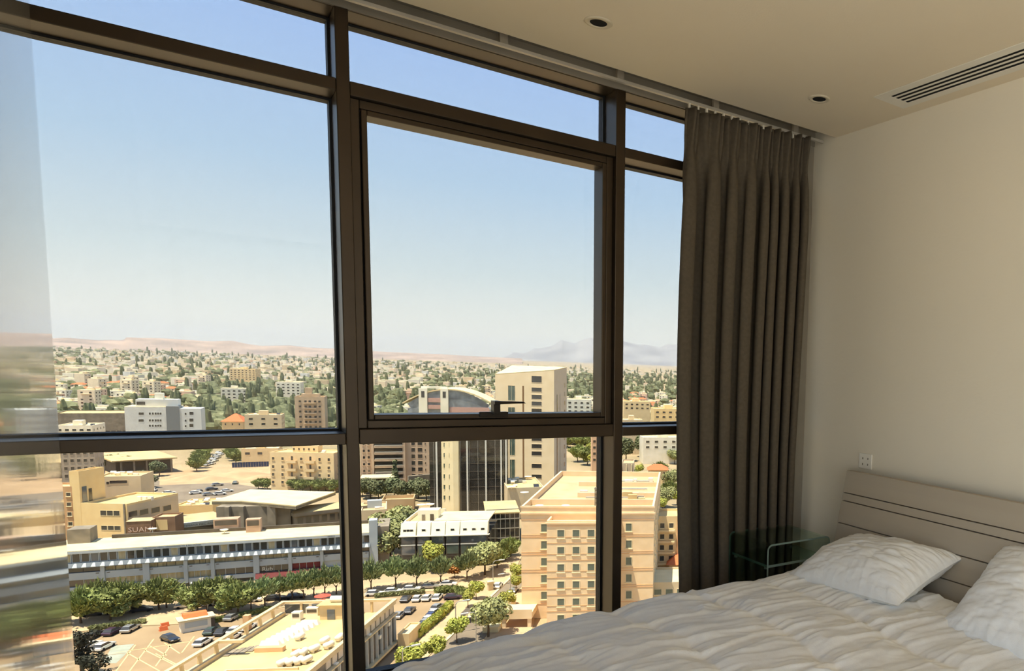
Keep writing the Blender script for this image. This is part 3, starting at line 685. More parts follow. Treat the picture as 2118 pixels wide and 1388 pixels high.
for u, v in ((164, 1116), (464, 1101), (316, 1099)):
    x, y = lb.roof_px(u, v + 3); r_ = .95
    lb.part('satellite_dish', MB().tube([(x, y, lb.h), (x, y, lb.h + .8)], .1, 6).lathe([(0, .0), (r_ * .6, .12), (r_, .45), (r_ * .95, .5), (0, .1)], 16, (x, y, lb.h + .7)), M_wht)
lb.part('stair_tower', MB().box(XE - .2, XE + 1.8, -.4, 3.0, 0, lb.h + 3.4), M_blue)
lb.part('end_wall', MB().box(XE + 1.8, XE + 4.6, 2.0, lb.D, 0, lb.h + 1.0), M_conc)
lb.part('roof_hut', MB().box(lb.px(108, 1120)[0], lb.px(158, 1120)[0], 8.5, 13.5, lb.h, lb.h + 3.6), M_conc)
lb.part('roof_upstand', MB().box(lb.px(192, 1120)[0], XE - 1, 12.6, 13.2, lb.h, lb.h + .9), M_concd)

# ---- 3. low concrete centre with overhanging roofs, behind the long block
cb = from_px('concrete_arcade', 'low weathered concrete building with a wide overhanging cream roof', (395, 1118), (440, 1041), (612, 1049), -20, 20)
cb.o.rotation_euler.z = cb.ang
cb.part('walls', MB().box(cb.px(444, 1080)[0], cb.L - 2, 1.5, 20, 0, cb.h - 1.2), M_conc)
A_ = [cb.roof_px(u, v) for u, v in ((438, 1036), (518, 1012), (694, 1017), (612, 1046), (560, 1041), (500, 1036))]
cb.part('roof', MB().prism(A_, cb.h - 1.1, cb.h), M_roofw)
cb.part('roof_edge', MB().prism([(p[0], p[1]) for p in A_], cb.h - 1.25, cb.h - .35), M_conc)
for k, u in enumerate((470, 500, 558, 566)):
    x, z = cb.px(u, 1080, -.2); cb.part('column', MB().box(x - .6, x + .6, -.3, 1.6, 0, cb.h - 1), M_conc)
cb.part('shadowed_window', MB().box(cb.L * .36, cb.L * .62, 1.3, 1.55, 3.4, 5.8), M_glassd)
cb.part('balcony', MB().box(cb.L * .38, cb.L * .62, -.2, 1.5, 2.4, 3.4), M_conc)
for u, v, w_, d_, h_ in ((468, 1093, 5.4, 3.4, 3.4), (524, 1095, 3.2, 2.6, 3.6)):
    x, y = lb.roof_px(u, v + 6); zb = lb.h
    lb.part('stair_hut', MB().box(x - w_ / 2, x + w_ / 2, y, y + d_, zb, zb + h_), pm('pinkish_render', (196, 164, 136), (176, 146, 120), scale=.5, rough=.95, detail=8))
    lb.part('hut_louvre', MB().box(x - w_ / 2 + .3, x + w_ / 2 - .3, y - .06, y, zb + h_ * .5, zb + h_ - .3), M_concd)
# wing with the lettered fascia
wg = from_px('lettered_wing', 'low wing with a white lettered fascia over dark glazing', (372, 1108), (364, 1084), (474, 1066), 14, 9)
wg.part('walls', MB().box(0, wg.L, .6, 9, 0, wg.h - .2), M_conc); wg.part('roof', MB().box(-1, wg.L, 0, 16, wg.h - .2, wg.h), M_rooft)
wg.part('fascia', MB().box(-.3, wg.L, -.1, .6, wg.h - 1.5, wg.h + .05), M_bluew); wg.part('window_band', MB().box(0, wg.L, .45, .62, wg.h - 4, wg.h - 1.5), M_glassd)
text_obj('sign_lettering', 'ZYMANA FIEC ANION C', .95, M_ltr, wg.o, (.8, -.14, wg.h - 1.25))
# right wing running back to the street
rw = from_px('arcade_wing', 'low pale concrete wing with a deep roof edge and dark glazing', (612, 1110), (612, 1062), (760, 1020), 12, 12)
rw.part('walls', MB().box(0, rw.L, .8, 12, 0, rw.h - .3), M_conc); rw.part('roof_edge', MB().box(-.5, rw.L, -.4, 12.4, rw.h - 1.1, rw.h), M_conc); rw.part('roof', MB().box(-.3, rw.L, -.2, 12.2, rw.h, rw.h + .06), M_roofc)
for k in range(9): rw.win(1.6 + k * (rw.L - 3) / 8, rw.h - 4, 1.7, 2.4, M_glassd, M_conc, y=.8, sill=False)
# graffiti wall and flat roofs in front of the tan house
gw = from_px('graffiti_annex', 'low brown annex wall covered in pale graffiti', (264, 1128), (262, 1080), (306, 1076), -14, 6)
gw.part('walls', MB().box(0, gw.L + .6, 0, 6, 0, gw.h), pm('brown_render', (150, 118, 90), (130, 100, 76), scale=.5, rough=.95)); gw.part('roof', MB().box(-.1, gw.L + .7, -.1, 6, gw.h, gw.h + .15), M_rooft)
text_obj('graffiti', 'SUAMI', 2.1, pm('faded_graffiti', (226, 196, 176), (206, 172, 150), rough=.9), gw.o, (.3, -.05, gw.h - 3.2))

# ---- 4. tan office house at the left
M_tan = pm('yellow_tan_render', (236, 206, 148), (228, 196, 138), scale=.4, rough=.9, detail=6)
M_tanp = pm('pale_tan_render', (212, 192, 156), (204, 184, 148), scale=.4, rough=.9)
th = from_px('tan_office_house', 'yellow tan two storey office house with long window bands', (172, 1118), (171, 1040), (262, 1043), -36, 20)
th.body(M_tan, M_roofc, .7, .3)
x0_, z0_ = th.px(207, 1058); x1_, _ = th.px(248, 1058)
for k in range(3): th.win(x0_ + (k + .5) * (x1_ - x0_) / 3, th.px(228, 1067)[1], (x1_ - x0_) / 3 * .96, 1.7, M_glassd, M_frame, sill=False)
for k in range(3): th.win(x0_ + (k + .5) * (x1_ - x0_) / 3, th.px(228, 1097)[1], (x1_ - x0_) / 3 * .96, 1.5, M_glassd, M_frame, sill=False)
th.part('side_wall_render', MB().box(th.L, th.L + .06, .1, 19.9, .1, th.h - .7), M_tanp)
for u in (274, 297, 321, 345):
    y, z = th.px_side(u, 1062 - (u - 274) * .17, th.L); th.win(y, z - 1.1, 3.4, 1.9, M_glassd, M_tan, face='r', y=th.L + .06, sill=False)
th.part('pilaster', MB().box(th.L - .9, th.L - .5, -.3, 0, 0, th.h), M_conc)
for k in range(3): th.part('air_conditioner', MB().box(9 + k * 1.6, 10.2 + k * 1.6, 9, 10, th.h - .6, th.h + .6), M_wht, bevel=.05)
t2 = from_px('tan_rear_block', 'pale tan block with a small slit window rising behind the tan office', (205, 1090), (205, 986), (290, 976), -14, 12)
t2.body(M_tanp, M_roofc, .6, .25); x, z = t2.px(245, 997); t2.win(x, z - .6, 4.6, 1.2, M_glassd, M_tanp, sill=False); x, z = t2.px(223, 999); t2.win(x, z - .6, .9, 1.1, M_glassd, M_tanp, sill=False); roof_kit(t2, 5, 3)
t3 = from_px('tan_tower_house', 'narrow yellow tan tower with a glazed stair strip at the left', (152, 1118), (137, 975), (162, 972), -30, 10)
t3.body(M_tan, M_roofc, .5, .2); 
t3.part('stair_glazing', MB().box(t3.L, t3.L + .1, .8, 2.6, 2, t3.h - 5), M_glasst); t3.part('stair_glazing', MB().box(t3.L, t3.L + .1, 3.4, 4.6, 2, t3.h - 6), M_glassd)
t4 = Bld('pink_tan_block', 'pinkish tan apartment block with small windows at the left edge', G(60, 1120), -25, 12.0, 8, 17)
t4.body(pm('pink_tan_render', (208, 166, 120), (194, 152, 108), scale=.5, rough=.9), M_rooft, .7, .3)
for k in range(5): t4.grid([2, 6, 10.5], [1.5 + k * 3.1], 1.2, 1.3)

tb2 = from_px('brown_terrace_block', 'small brown terrace block between the graffiti annex and the lettered wing', (318, 1120), (318, 1070), (362, 1072), -16, 7)
tb2.body(MATS['brown_render'], M_rooft, .6, .25); tb2.part('doorway', MB().box(.8, 3.6, -.06, .1, tb2.h - 4.2, tb2.h - .9), M_tan)
yb = from_px('yellow_plant_roof', 'small yellow house with a roof full of white cooling units', (362, 1072), (362, 1046), (440, 1044), -20, 14)
yb.body(M_tan, M_roofc, .5, .2); roof_kit(yb, 10, 90)

# ---- 5. glass tower
M_tw = pm('cream_tower_stone', (238, 222, 178), (228, 212, 168), scale=.3, rough=.9)
M_curtw = bglass('smoky_curtain_glass', (62, 59, 54), rough=.06, spec=.55)
gt = from_px('glass_tower', 'smoky glass office tower with white vertical ribs', (890, 1066), (885, 878), (1050, 878), -20, 16)
gt.part('glass_core', MB().box(0, gt.L, 0, 16, 0, gt.h - .8), M_curtw); gt.part('roof', MB().box(-.3, gt.L + .3, -.3, 16.3, gt.h - .8, gt.h), M_roofc)
xa, xb = gt.px(914, 1000)[0], gt.px(940, 1000)[0]
gt.part('stone_bay', MB().prism([(xa, -.2), (xb - .2, -1.8), (xb + 1.6, -1.8), (xb + 1.9, .2), (xa, .2)], 0, gt.h - 1), M_tw)
for v in (920, 941, 963, 985, 1007, 1029):
    for u in (919.5, 931):
        x, z = gt.px(u, v, -.8); f = (u - 914) / 26; gt.win(x, z - .9, .75, 1.7, M_glassg, M_tw, y=-.2 - 1.45 * f - .12, sill=False, fw=.05)
for u in (904, 967, 1005.5, 1037, 1047):
    x = gt.px(u, 1000)[0]; gt.part('rib', MB().box(x - .28, x + .28, -.5, .1, 0, gt.h - .5), M_framew)
for k in range(11):
    z = 1.5 + k * (gt.h - 3) / 10.5
    gt.part('floor_line', MB().box(0, gt.L, -.06, .02, z, z + .16), M_concd)
for k in range(9):
    x = gt.L * (k + .5) / 9; gt.part('mullion', MB().box(x - .05, x + .05, -.08, .02, 0, gt.h - 1), M_steel)
gl_ = from_px('dark_glass_annex', 'low dark glass annex with a pale roof beside the glass tower', (1006, 1128), (1004, 1062), (1074, 1052), -14, 22)
gl_.part('glass_body', MB().box(0, gl_.L, 0, 22, 0, gl_.h - .4), M_curtw); gl_.part('roof', MB().box(-.2, gl_.L + .2, -.2, 22.2, gl_.h - .4, gl_.h), M_roofc)
for k in range(8): gl_.part('mullion', MB().box(gl_.L * k / 7 - .08, gl_.L * k / 7 + .08, -.1, .02, 0, gl_.h - .4), M_steel)
for k in range(4): gl_.part('floor_line', MB().box(0, gl_.L, -.12, .02, 2 + k * 3.2, 2.3 + k * 3.2), M_steel)
# roofs with dishes between annex and hotel
rf = from_px('dish_roof_block', 'low cream roofed block crowded with satellite dishes', (1050, 1075), (1048, 1010), (1125, 1000), -12, 26)
rf.body(M_tanp, M_roofc, .6, .25); roof_kit(rf, 9, 12, z=rf.h - .5)
for k, (u, v) in enumerate(((1062, 993), (1092, 985), (1085, 1018), (1058, 1006))):
    x, y = rf.roof_px(u, v + 4); z = rf.h - .5
    rf.part('satellite_dish', MB().tube([(x, y, z), (x, y, z + .8)], .1, 6).lathe([(0, 0), (.9, .15), (1.5, .5), (1.45, .55), (0, .1)], 14, (x, y, z + .7)), M_wht)

# ---- 6. white mansard office
M_wm = pm('bright_white_render', (240, 234, 210), (230, 224, 198), scale=.3, rough=.85)
mo = from_px('mansard_office', 'white topped office with a folded dark glass front', (832, 1175), (828, 1083), (1018, 1076), -24, 21)
H1 = mo.px(840, 1108)[1]
xs = [mo.px(u, 1110)[0] for u in (830, 860, 864, 890, 893, 920, 923, 950, 953, 1008)]
mo.part('glass_front', MB().box(0, xs[-1], .4, 21, 0, H1 - .2), M_curtw)
for i in range(0, len(xs) - 1, 2):
    a, b = xs[i], xs[i + 1]
    mo.part('bay', MB().box(a, b, -.5, .5, .6, H1 - .1), M_concd)
    for z0_, z1_, mt in ((H1 - 2.3, H1 - .4, M_glasst), (H1 - 5.6, H1 - 3.0, M_glassg if i else M_glasst), (H1 - 8.6, H1 - 6.2, M_curtw)):
        mo.part('bay_window', MB().box(a + .2, b - .2, -.58, -.48, max(.7, z0_), max(1.2, z1_)), mt)
    mo.part('bay_rail', MB().box(a, b, -.66, -.45, H1 - 2.9, H1 - 2.6), M_framew)
    # white mansard lean
    mo.part('mansard', MB().extr([(-.7, H1), (.5, mo.h), (3.0, mo.h), (3.0, H1)], 0, a - .1, b + .1), M_wm)
    nw = 3 if i == 8 else 1
    for k in range(nw):
        xm = a + (b - a) * (k + .5) / nw; w_ = (b - a) * .72 if i == 0 else 1.1
        mo.win(xm, H1 + .7, w_, 1.2, M_glassd, M_wm, y=-.28, sill=False, cross=2 if i == 0 else 0)
mo.part('eaves', MB().box(-.6, xs[-1] + .6, -.95, .4, H1 - .25, H1), M_wm)
mo.part('roof', MB().box(xs[4], xs[-1], 2.5, 17, mo.h - .25, mo.h), M_roofw); mo.part('roof_terrace', MB().box(0, xs[4], 2.5, 20, mo.h - 1.3, mo.h - 1.0), M_roofc)
mo.part('roof_wall', MB().box(0, xs[4], 19.7, 20, mo.h - 1, mo.h + .4).box(-.1, .2, .5, 20, mo.h - 1, mo.h), M_wm)
x, y = mo.roof_px(868, 1072); mo.part('roof_hut', MB().box(x - .5, x + 5, y, y + 4, mo.h - 1, mo.h + 2.4), M_wm); mo.part('hut_door', MB().box(x + .6, x + 1.5, y - .06, y, mo.h - 1, mo.h + 1.1), M_conc); mo.part('hut_door', MB().box(x + 2.8, x + 3.8, y - .06, y, mo.h - .9, mo.h + 1.2), M_concd)
for u, v in ((889, 1046), (872, 1047)):
    x, y = mo.roof_px(u, v, mo.h + 2.4); mo.part('satellite_dish', MB().lathe([(0, 0), (.8, .15), (1.3, .5), (1.25, .55), (0, .1)], 14, (x, y, mo.h + 2.4)), M_wht)
mo.part('side_glass', MB().box(xs[-1], xs[-1] + .15, .5, 20, .5, H1 - .2), M_curtw)

# flat roofs between long block and mansard office
fr_ = from_px('flat_roof_row', 'row of low tan flat roofs with a pale hut', (748, 1100), (746, 1056), (800, 1060), -10, 16)
fr_.body(M_tanp, M_rooft, .7, .3); 
x, y = fr_.roof_px(775, 1047); fr_.part('roof_hut', MB().box(x - 2.2, x + 2.2, y, y + 2.5, fr_.h - .7, fr_.h + 2.0), M_bluew); roof_kit(fr_, 3, 8)
fs = from_px('low_yard_wall_building', 'low tan yard building with a dark shadowed end', (790, 1060), (788, 1034), (856, 1030), -14, 10)
fs.body(M_rooft, M_rooft, 1.4, .3)

# ---- 7. beige apartments with balconies
M_ap = pm('beige_apartment_render', (234, 206, 156), (224, 196, 146), scale=.4, rough=.9)
M_aps = pm('grey_beige_and_shade_render', (190, 172, 146), (180, 162, 136), scale=.4, rough=.9)  # grey of two blocks; also paints the apartment side as if in shade
ap = from_px('beige_apartment_block', 'beige four storey apartment block with two columns of balconies', (561, 1014), (555.8, 935), (690, 938), -31, 13)
ap.body(M_ap, M_roofc, .5, .25); ap.part('painted_shade_side', MB().box(ap.L, ap.L + .06, .1, 12.9, .1, ap.h - .5), M_aps)  # greyer sheet puts the shade of the right side into colour
cols = [565, 584.5, 604, 623, 642, 661, 680]
for j, v in enumerate((948, 965, 981, 997)):
    for i, u in enumerate(cols):
        x, z = ap.px(u, v + (i * .45)); bal = i in (2, 4)
        ap.win(x, z - .75, 1.0 if not bal else .9, 1.4 if not bal else 2.0, M_glassd, M_ap, sill=not bal, fw=.06)
        if bal and j > 0 or bal and j == 0:
            zz = z - 1.6; ap.part('balcony', MB().box(x - 2.0, x + 2.0, -1.3, 0, zz - .2, zz).box(x - 2.0, x + 2.0, -1.3, -1.2, zz, zz + .95).box(x - 2.0, x - 1.9, -1.2, 0, zz, zz + .95).box(x + 1.9, x + 2.0, -1.2, 0, zz, zz + .95), M_ap)
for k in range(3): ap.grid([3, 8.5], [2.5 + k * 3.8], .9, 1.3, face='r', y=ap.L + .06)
ap.part('roof_hut', MB().box(ap.L * .28, ap.L * .68, 4, 8, ap.h - .5, ap.h + 2.6), M_ap); roof_kit(ap, 3, 77)
for k in range(5): ap.win(ap.L * .3 + k * 2, ap.h + .4, .8, 1.2, M_glassd, M_ap, y=4, sill=False)

# ---- 8. brown banded block
M_bb = pm('brown_pink_stone', (206, 180, 150), (194, 168, 138), scale=.4, rough=.9)
br = from_px('banded_office', 'brown stone office with rounded dark window bands', (747, 1012), (745, 884), (889, 884), -14, 14)
br.body(M_bb, M_rooft, .8, .3)
for k in range(9):
    z = br.h - 2.2 - k * 3.05
    if z < 3: break
    x0_, x1_ = br.px(776, 950)[0], br.px(833, 950)[0]
    br.part('window_band', MB().box(x0_, x1_, -1.2, .1, z, z + 1.7), M_curtw); br.part('band_sill', MB().box(x0_ - .2, x1_ + .2, -1.6, .1, z - .9, z), M_bb)
    br.part('balcony_rail', MB().box(x0_, x1_, -1.68, -1.62, z + .05, z + .5), M_steel)
    for u in (753, 763): br.win(br.px(u, 950)[0], z + .1, 1.0, 1.3, M_glassd, M_bb)
    for u in (855, 869): br.win(br.px(u, 950)[0], z - .1, 2.0 if u == 869 else 1.6, 2.0, M_glassd, M_bb, sill=False)
    br.win(br.px(880, 950)[0], z + .1, .5, 1.2, M_glassd, M_bb, sill=False)
br.part('pilaster', MB().box(br.px(836, 950)[0] - .5, br.px(836, 950)[0] + .5, -1.4, 0, 0, br.h), M_bb); br.part('pilaster', MB().box(br.px(772, 950)[0] - .4, br.px(772, 950)[0] + .4, -1.4, 0, 0, br.h), M_bb)
pv = from_px('garden_pavilion', 'flat cream pavilion roof behind the garden trees', (752, 1022), (752, 988), (810, 986), -12, 9)
pv.part('roof', MB().box(-1, pv.L + 1, -1.5, 9, pv.h - .5, pv.h), M_roofw); pv.part('walls', MB().box(0, pv.L, .5, 8, 0, pv.h - .5), M_concd)
rt = from_px('stone_ramp_wall', 'grey stone retaining wall climbing beside the glass tower', (846, 1022), (846, 985), (892, 970), 12, 1.2, cat='wall')
rt.part('stone_wall', MB().prism([(0, 0), (rt.L, 0), (rt.L, 1.2), (0, 1.2)], 0, rt.h), M_conc)

# ---- 9. tall beige slab tower
M_jt = pm('warm_beige_tower', (236, 216, 178), (228, 207, 168), scale=.3, rough=.9)
M_jts = pm('shaded_beige_side', (204, 188, 164), (196, 180, 156), scale=.3, rough=.9)  # greyer copy of the tower beige: shade of its right side as colour
jt = from_px('beige_slab_tower', 'tall beige slab tower with stacked dark windows and a flat pale roof', (1026, 1012), (1023.5, 773), (1146, 767), -33, 27)
JD = 27.; q_ = [jt.px(1024, 774.5)[1], jt.px(1146, 766)[1], jt.px(1168, 760, JD)[1], jt.px(1094, 758, JD)[1]]
c_ = [(0, 0), (jt.L, 0), (jt.L, JD), (0, JD)]
jt.part('walls', MB().add([(x, y, 0) for x, y in c_] + [(x, y, z) for (x, y), z in zip(c_, q_)], [(0, 1, 5, 4), (2, 3, 7, 6), (3, 0, 4, 7)]), M_jt)
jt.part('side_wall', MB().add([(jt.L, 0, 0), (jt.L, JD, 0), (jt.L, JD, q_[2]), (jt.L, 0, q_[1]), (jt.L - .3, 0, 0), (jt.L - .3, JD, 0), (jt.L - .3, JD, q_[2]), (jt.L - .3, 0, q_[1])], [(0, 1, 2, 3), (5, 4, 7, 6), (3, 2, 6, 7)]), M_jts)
jt.part('sloping_roof', MB().add([(x * 1.004 - .05, y * 1.004 - .05, z + .25) for (x, y), z in zip(c_, q_)] + [(x, y, z - .1) for (x, y), z in zip(c_, q_)], [(0, 1, 2, 3), (0, 4, 5, 1), (1, 5, 6, 2), (2, 6, 7, 3), (3, 7, 4, 0)]), M_roofw)
s = jt.L / 122.
for k, v in enumerate((781, 805, 820, 834, 848.5, 863, 878, 892, 907, 922, 937, 963, 985)):
    x, z = jt.px(1110, v); jt.win(x, z - (2.4 if k == 0 else 1.3), 22 * s, (15 if k == 0 else 10) * s, M_glassd, M_jt, sill=False, fw=.12)
for v0, v1 in ((797, 829), (842, 890), (900, 942), (950, 992)):
    x, z1 = jt.px(1058, v0); _, z0 = jt.px(1058, v1); jt.win(x, z0, 15 * s, z1 - z0, M_glassg, M_jt, sill=False, fw=.12, cross=1)
x, z1 = jt.px(1082, 798); jt.part('shadow_slot', MB().box(x - .35, x + .35, -.06, .02, 2, z1), pm('brown_slot', (136, 104, 70), (124, 94, 62), rough=.9))
for y in (5.5, 12):
    jt.part('side_slot', MB().box(jt.L + .05, jt.L + .14, y, y + (1.3 if y < 6 else .1), 4, jt.h - 9), M_glassd)
for k in range(11): jt.win(22, 4 + k * 4.4, 2.2, 2.2, M_glassd, M_jts, face='r', y=jt.L + .02, sill=False)

# ---- 10. arched roof block
ar = from_px('arched_roof_block', 'office block with a curved pale vault roof and pink spandrels', (845, 935), (834, 830), (1012, 828), -22, 30)
M_arg = bglass('pale_blue_glass', (150, 158, 160), rough=.15, spec=.6)
M_pk = pm('dusty_pink_panel', (196, 160, 144), (186, 150, 134), rough=.8)
zc = ar.px(868, 845)[1]; ar.part('glass_body', MB().box(0, ar.L, 0, 30, 0, zc), M_arg)
ztop = ar.px(925, 805)[1]
pr = []
for k in range(15):
    q = k / 14; pr.append((ar.L * (-.06 + 1.12 * q), zc + .3 + (ztop - zc) * math.sin(math.pi * (.06 + .88 * q)) ** .8))
b = MB(); n_ = len(pr)
for y_ in (-.8, 30): b.v += [(p[0], y_, p[1]) for p in pr] + [(p[0], y_, p[1] - .8) for p in pr]
for k in range(n_ - 1):
    b.f += [(k, k + 1, 2 * n_ + k + 1, 2 * n_ + k), (n_ + k + 1, n_ + k, 3 * n_ + k, 3 * n_ + k + 1), (k + 1, k, n_ + k, n_ + k + 1), (2 * n_ + k, 2 * n_ + k + 1, 3 * n_ + k + 1, 3 * n_ + k)]
b.m = [0] * len(b.f); ar.part('vault_roof', b, M_roofw)
ar.part('gable_glass', MB().extr([(p[0] * .9 + ar.L * .05, p[1] - .7) for p in pr] + [(ar.L * .95, zc - .5), (ar.L * .05, zc - .5)], 1, .1, .3), M_arg)
for u, w_ in ((876, 14), (920, 13)):
    x = ar.px(u, 840)[0]; ar.part('white_pier', MB().box(x - w_ * .17, x + w_ * .17, -1.5, 0, 0, ztop + .3), M_wm); ar.part('pier_window', MB().box(x - .9, x + .9, -1.56, -1.48, ztop - 5.5, ztop - 1.5), M_glassd)
for v in (823, 837):
    x0_, z = ar.px(885, v); x1_ = ar.px(913, v)[0]; ar.part('pink_panel', MB().box(x0_, x1_, -1.0, 0, z - 2.6, z), M_pk)
x0_, z = ar.px(930, 842); ar.part('pink_panel', MB().box(x0_, ar.L, -.5, 0, z - 4, z), M_pk)
x0_ = ar.px(875, 840)[0]; ar.part('roof_crown', MB().box(x0_ - 1, ar.px(922, 840)[0] + 1, -.4, 3, ztop + .2, ztop + 1.4), M_wm)

# ---- 11. foreground flat roof building with pergola
fb = Bld('pergola_roof_building', 'flat roofed building with a concrete pergola frame around its roof terrace', (11.8, 184.3), -29.3, 21.7, 45, 10.1)
FH = 10.1; RF = 7.2
M_pg = pm('pale_pergola_concrete', (226, 200, 152), (212, 186, 138), scale=.5, rough=.9)
M_fw = pm('dusky_window_wall', (108, 98, 86), (92, 84, 74), scale=.6, rough=.5)
fb.part('walls', MB().box(.5, 21.2, -45, -.5, 0, RF), M_conc); fb.part('roof', MB().box(.4, 21.3, -45, -.4, RF, RF + .08), M_roofc)
fb.part('pergola_beam', MB().box(0, 21.7, -.7, 0, FH - .45, FH), M_pg); fb.part('pergola_beam', MB().box(0, .7, -45, -.7, FH - .45, FH), M_pg)
fb.part('parapet_beam', MB().box(21.0, 21.7, -45, -.7, FH - .9, FH), M_pg)
fb.part('pergola_beam', MB().box(.7, 4.4, -22.6, -21.9, FH - .45, FH), M_pg); 
for k in range(9): fb.part('pergola_post', MB().extr([(.05, RF), (.75, RF), (.5, FH - .45), (.1, FH - .45)], 1, -4.5 - k * 4.6, -4.1 - k * 4.6), M_pg)
for k in range(4): fb.part('pergola_post', MB().box(3.5 + k * 4.4, 3.9 + k * 4.4, -.6, -.15, RF, FH - .45), M_pg)
for k in range(2): fb.part('glass_screen', MB().box(.6 + k * 5, 5.0 + k * 4.4, -.3, -.25, RF + .3, FH - .7), M_glasst)
fb.part('low_parapet', MB().box(.0, .9, -45, -.7, RF, RF + .7), M_pg)
for k in range(13):   # street facade on the right
    y = -1.2 - k * 2.35
    fb.part('upper_panel', MB().box(21.2, 21.35, y - 1.9, y - .25, FH - 2.6, FH - 1.1), pm('cream_facade_panel', (226, 206, 178), (214, 194, 164), rough=.8))
    fb.part('facade_fin', MB().box(21.2, 21.75, y - .06, y + .12, 1.2, FH - 2.9), M_framew)
    fb.part('facade_window', MB().box(21.2, 21.32, y - 2.2, y - .1, 1.3, FH - 3.1), M_fw if k % 3 else M_glassd)
    if k % 2: fb.part('air_conditioner', MB().box(21.3, 21.8, y - 1.6, y - .7, 4.8 + (k % 3), 5.5 + (k % 3)), M_wht)
fb.part('facade_sill', MB().box(21.2, 22.0, -45, -.6, FH - 3.1, FH - 2.85).box(21.2, 22.2, -45, -.6, .8, 1.25), M_pg)
fb.part('upper_wall', MB().box(20.9, 21.2, -45, -.7, RF, FH - .9), M_conc)
# row of skylights, tanks, dishes, huts on the roof: all parts
for k in range(9):
    x, y = fb.roof_px(560 + k * 10.2, 1336 - k * 5.4, RF); fb.part('roof_skylight', MB().add([(x - 1.7, y - .55, RF + .1), (x + 1.7, y - .55, RF + .1), (x + 1.7, y + .55, RF + .1), (x - 1.7, y + .55, RF + .1), (x - 1.5, y - .1, RF + 1.0), (x + 1.3, y - .1, RF + 1.0), (x + 1.3, y + .3, RF + .95), (x - 1.5, y + .3, RF + .95)], [(0, 1, 5, 4), (1, 2, 6, 5), (2, 3, 7, 6), (3, 0, 4, 7), (4, 5, 6, 7)]), M_wht)
tank = MB().tube([(-.95, 0, .85), (-.8, 0, .85), (.8, 0, .85), (.95, 0, .85)], [.25, .55, .55, .25], 12).box(-.6, -.45, -.45, .45, 0, .5).box(.45, .6, -.45, .45, 0, .5).mesh('water_tank', M_wht, True)
for k, (u, v) in enumerate(((585, 1372), (602, 1370), (618, 1368), (634, 1366), (613, 1354), (628, 1350), (650, 1343), (672, 1326), (702, 1320), (680, 1336), (620, 1318))):
    x, y = fb.roof_px(u, v, RF + .6); link('water_tank', tank, fb.o, (x, y, RF), rz=1.2 + .2 * (k % 3))
x, y = fb.roof_px(692, 1282, RF); fb.part('roof_hut', MB().box(x - 2.6, x + 3.2, y - .2, y + 3.4, RF, RF + 3.0), M_pg); fb.part('hut_roof', MB().box(x - 3, x + 3.6, y - .6, y + 3.8, RF + 3, RF + 3.25), M_roofc); fb.part('hut_door', MB().box(x - 1.2, x + .2, y - .3, y - .2, RF, RF + 2.2), M_glasst)
fb.part('hut_tank', MB().tube([(x - 1.2, y + 1.6, RF + 3.9), (x + 2.4, y + 1.6, RF + 3.9)], .65, 12), M_wht)
for u, v, w_ in ((612, 1285, 1.6), (645, 1275, 2.2)):
    x, y = fb.roof_px(u, v, RF); fb.part('plant_cabinet', MB().box(x - w_ / 2, x + w_ / 2, y, y + 1.3, RF, RF + 1.8), M_wht); fb.part('cabinet_louvre', MB().box(x - w_ / 2 + .2, x + w_ / 2 - .2, y - .05, y, RF + .8, RF + 1.5), M_concd)
for u, v in ((668, 1252), (672, 1263)):
    x, y = fb.roof_px(u, v, RF); fb.part('red_parasol', MB().lathe([(0, 2.6), (1.6, 2.1), (1.55, 2.05), (0, 2.5)], 8, (x, y, RF)).tube([(x, y, RF), (x, y, RF + 2.5)], .05, 6), pm('red_canvas', (220, 92, 70), (206, 80, 60), rough=.8))
x, y = fb.roof_px(565, 1350, RF); fb.part('planter', MB().box(x - 3, x + 1.5, y, y + 1.2, RF, RF + .9), M_hotelb); fb.part('planter', MB().box(x + 3, x + 7, y, y + .4, RF, RF + .6), M_hotelb)
x, y = fb.roof_px(512, 1302, RF); fb.part('terrace_pier', MB().box(x - .5, x + .5, y - .5, y + .5, RF, FH), M_hotelb)
x, y = fb.roof_px(520, 1372, RF); fb.part('lower_roof_kerb', MB().box(x - 2, x + 9, y - 4, y - 3.6, RF, RF + .5).box(x - 2, x - 1.6, y - 12, y - 4, RF, RF + .5), M_pg)
for k in range(4):
    x, y = fb.roof_px(478 + 16 * k, 1352 - 3 * k, RF); fb.part('roof_hatch', MB().box(x - .4, x + .4, y - 1.6, y + 1.6, RF, RF + .25), M_conc)

# street side annex below its facade
an = Bld('white_street_annex', 'small white street annex with a flat roof beside the parking lot', G(823, 1340), -29.3, 2.2, 7, 3.0)
an.body(M_pg, M_roofw, .4, .2)

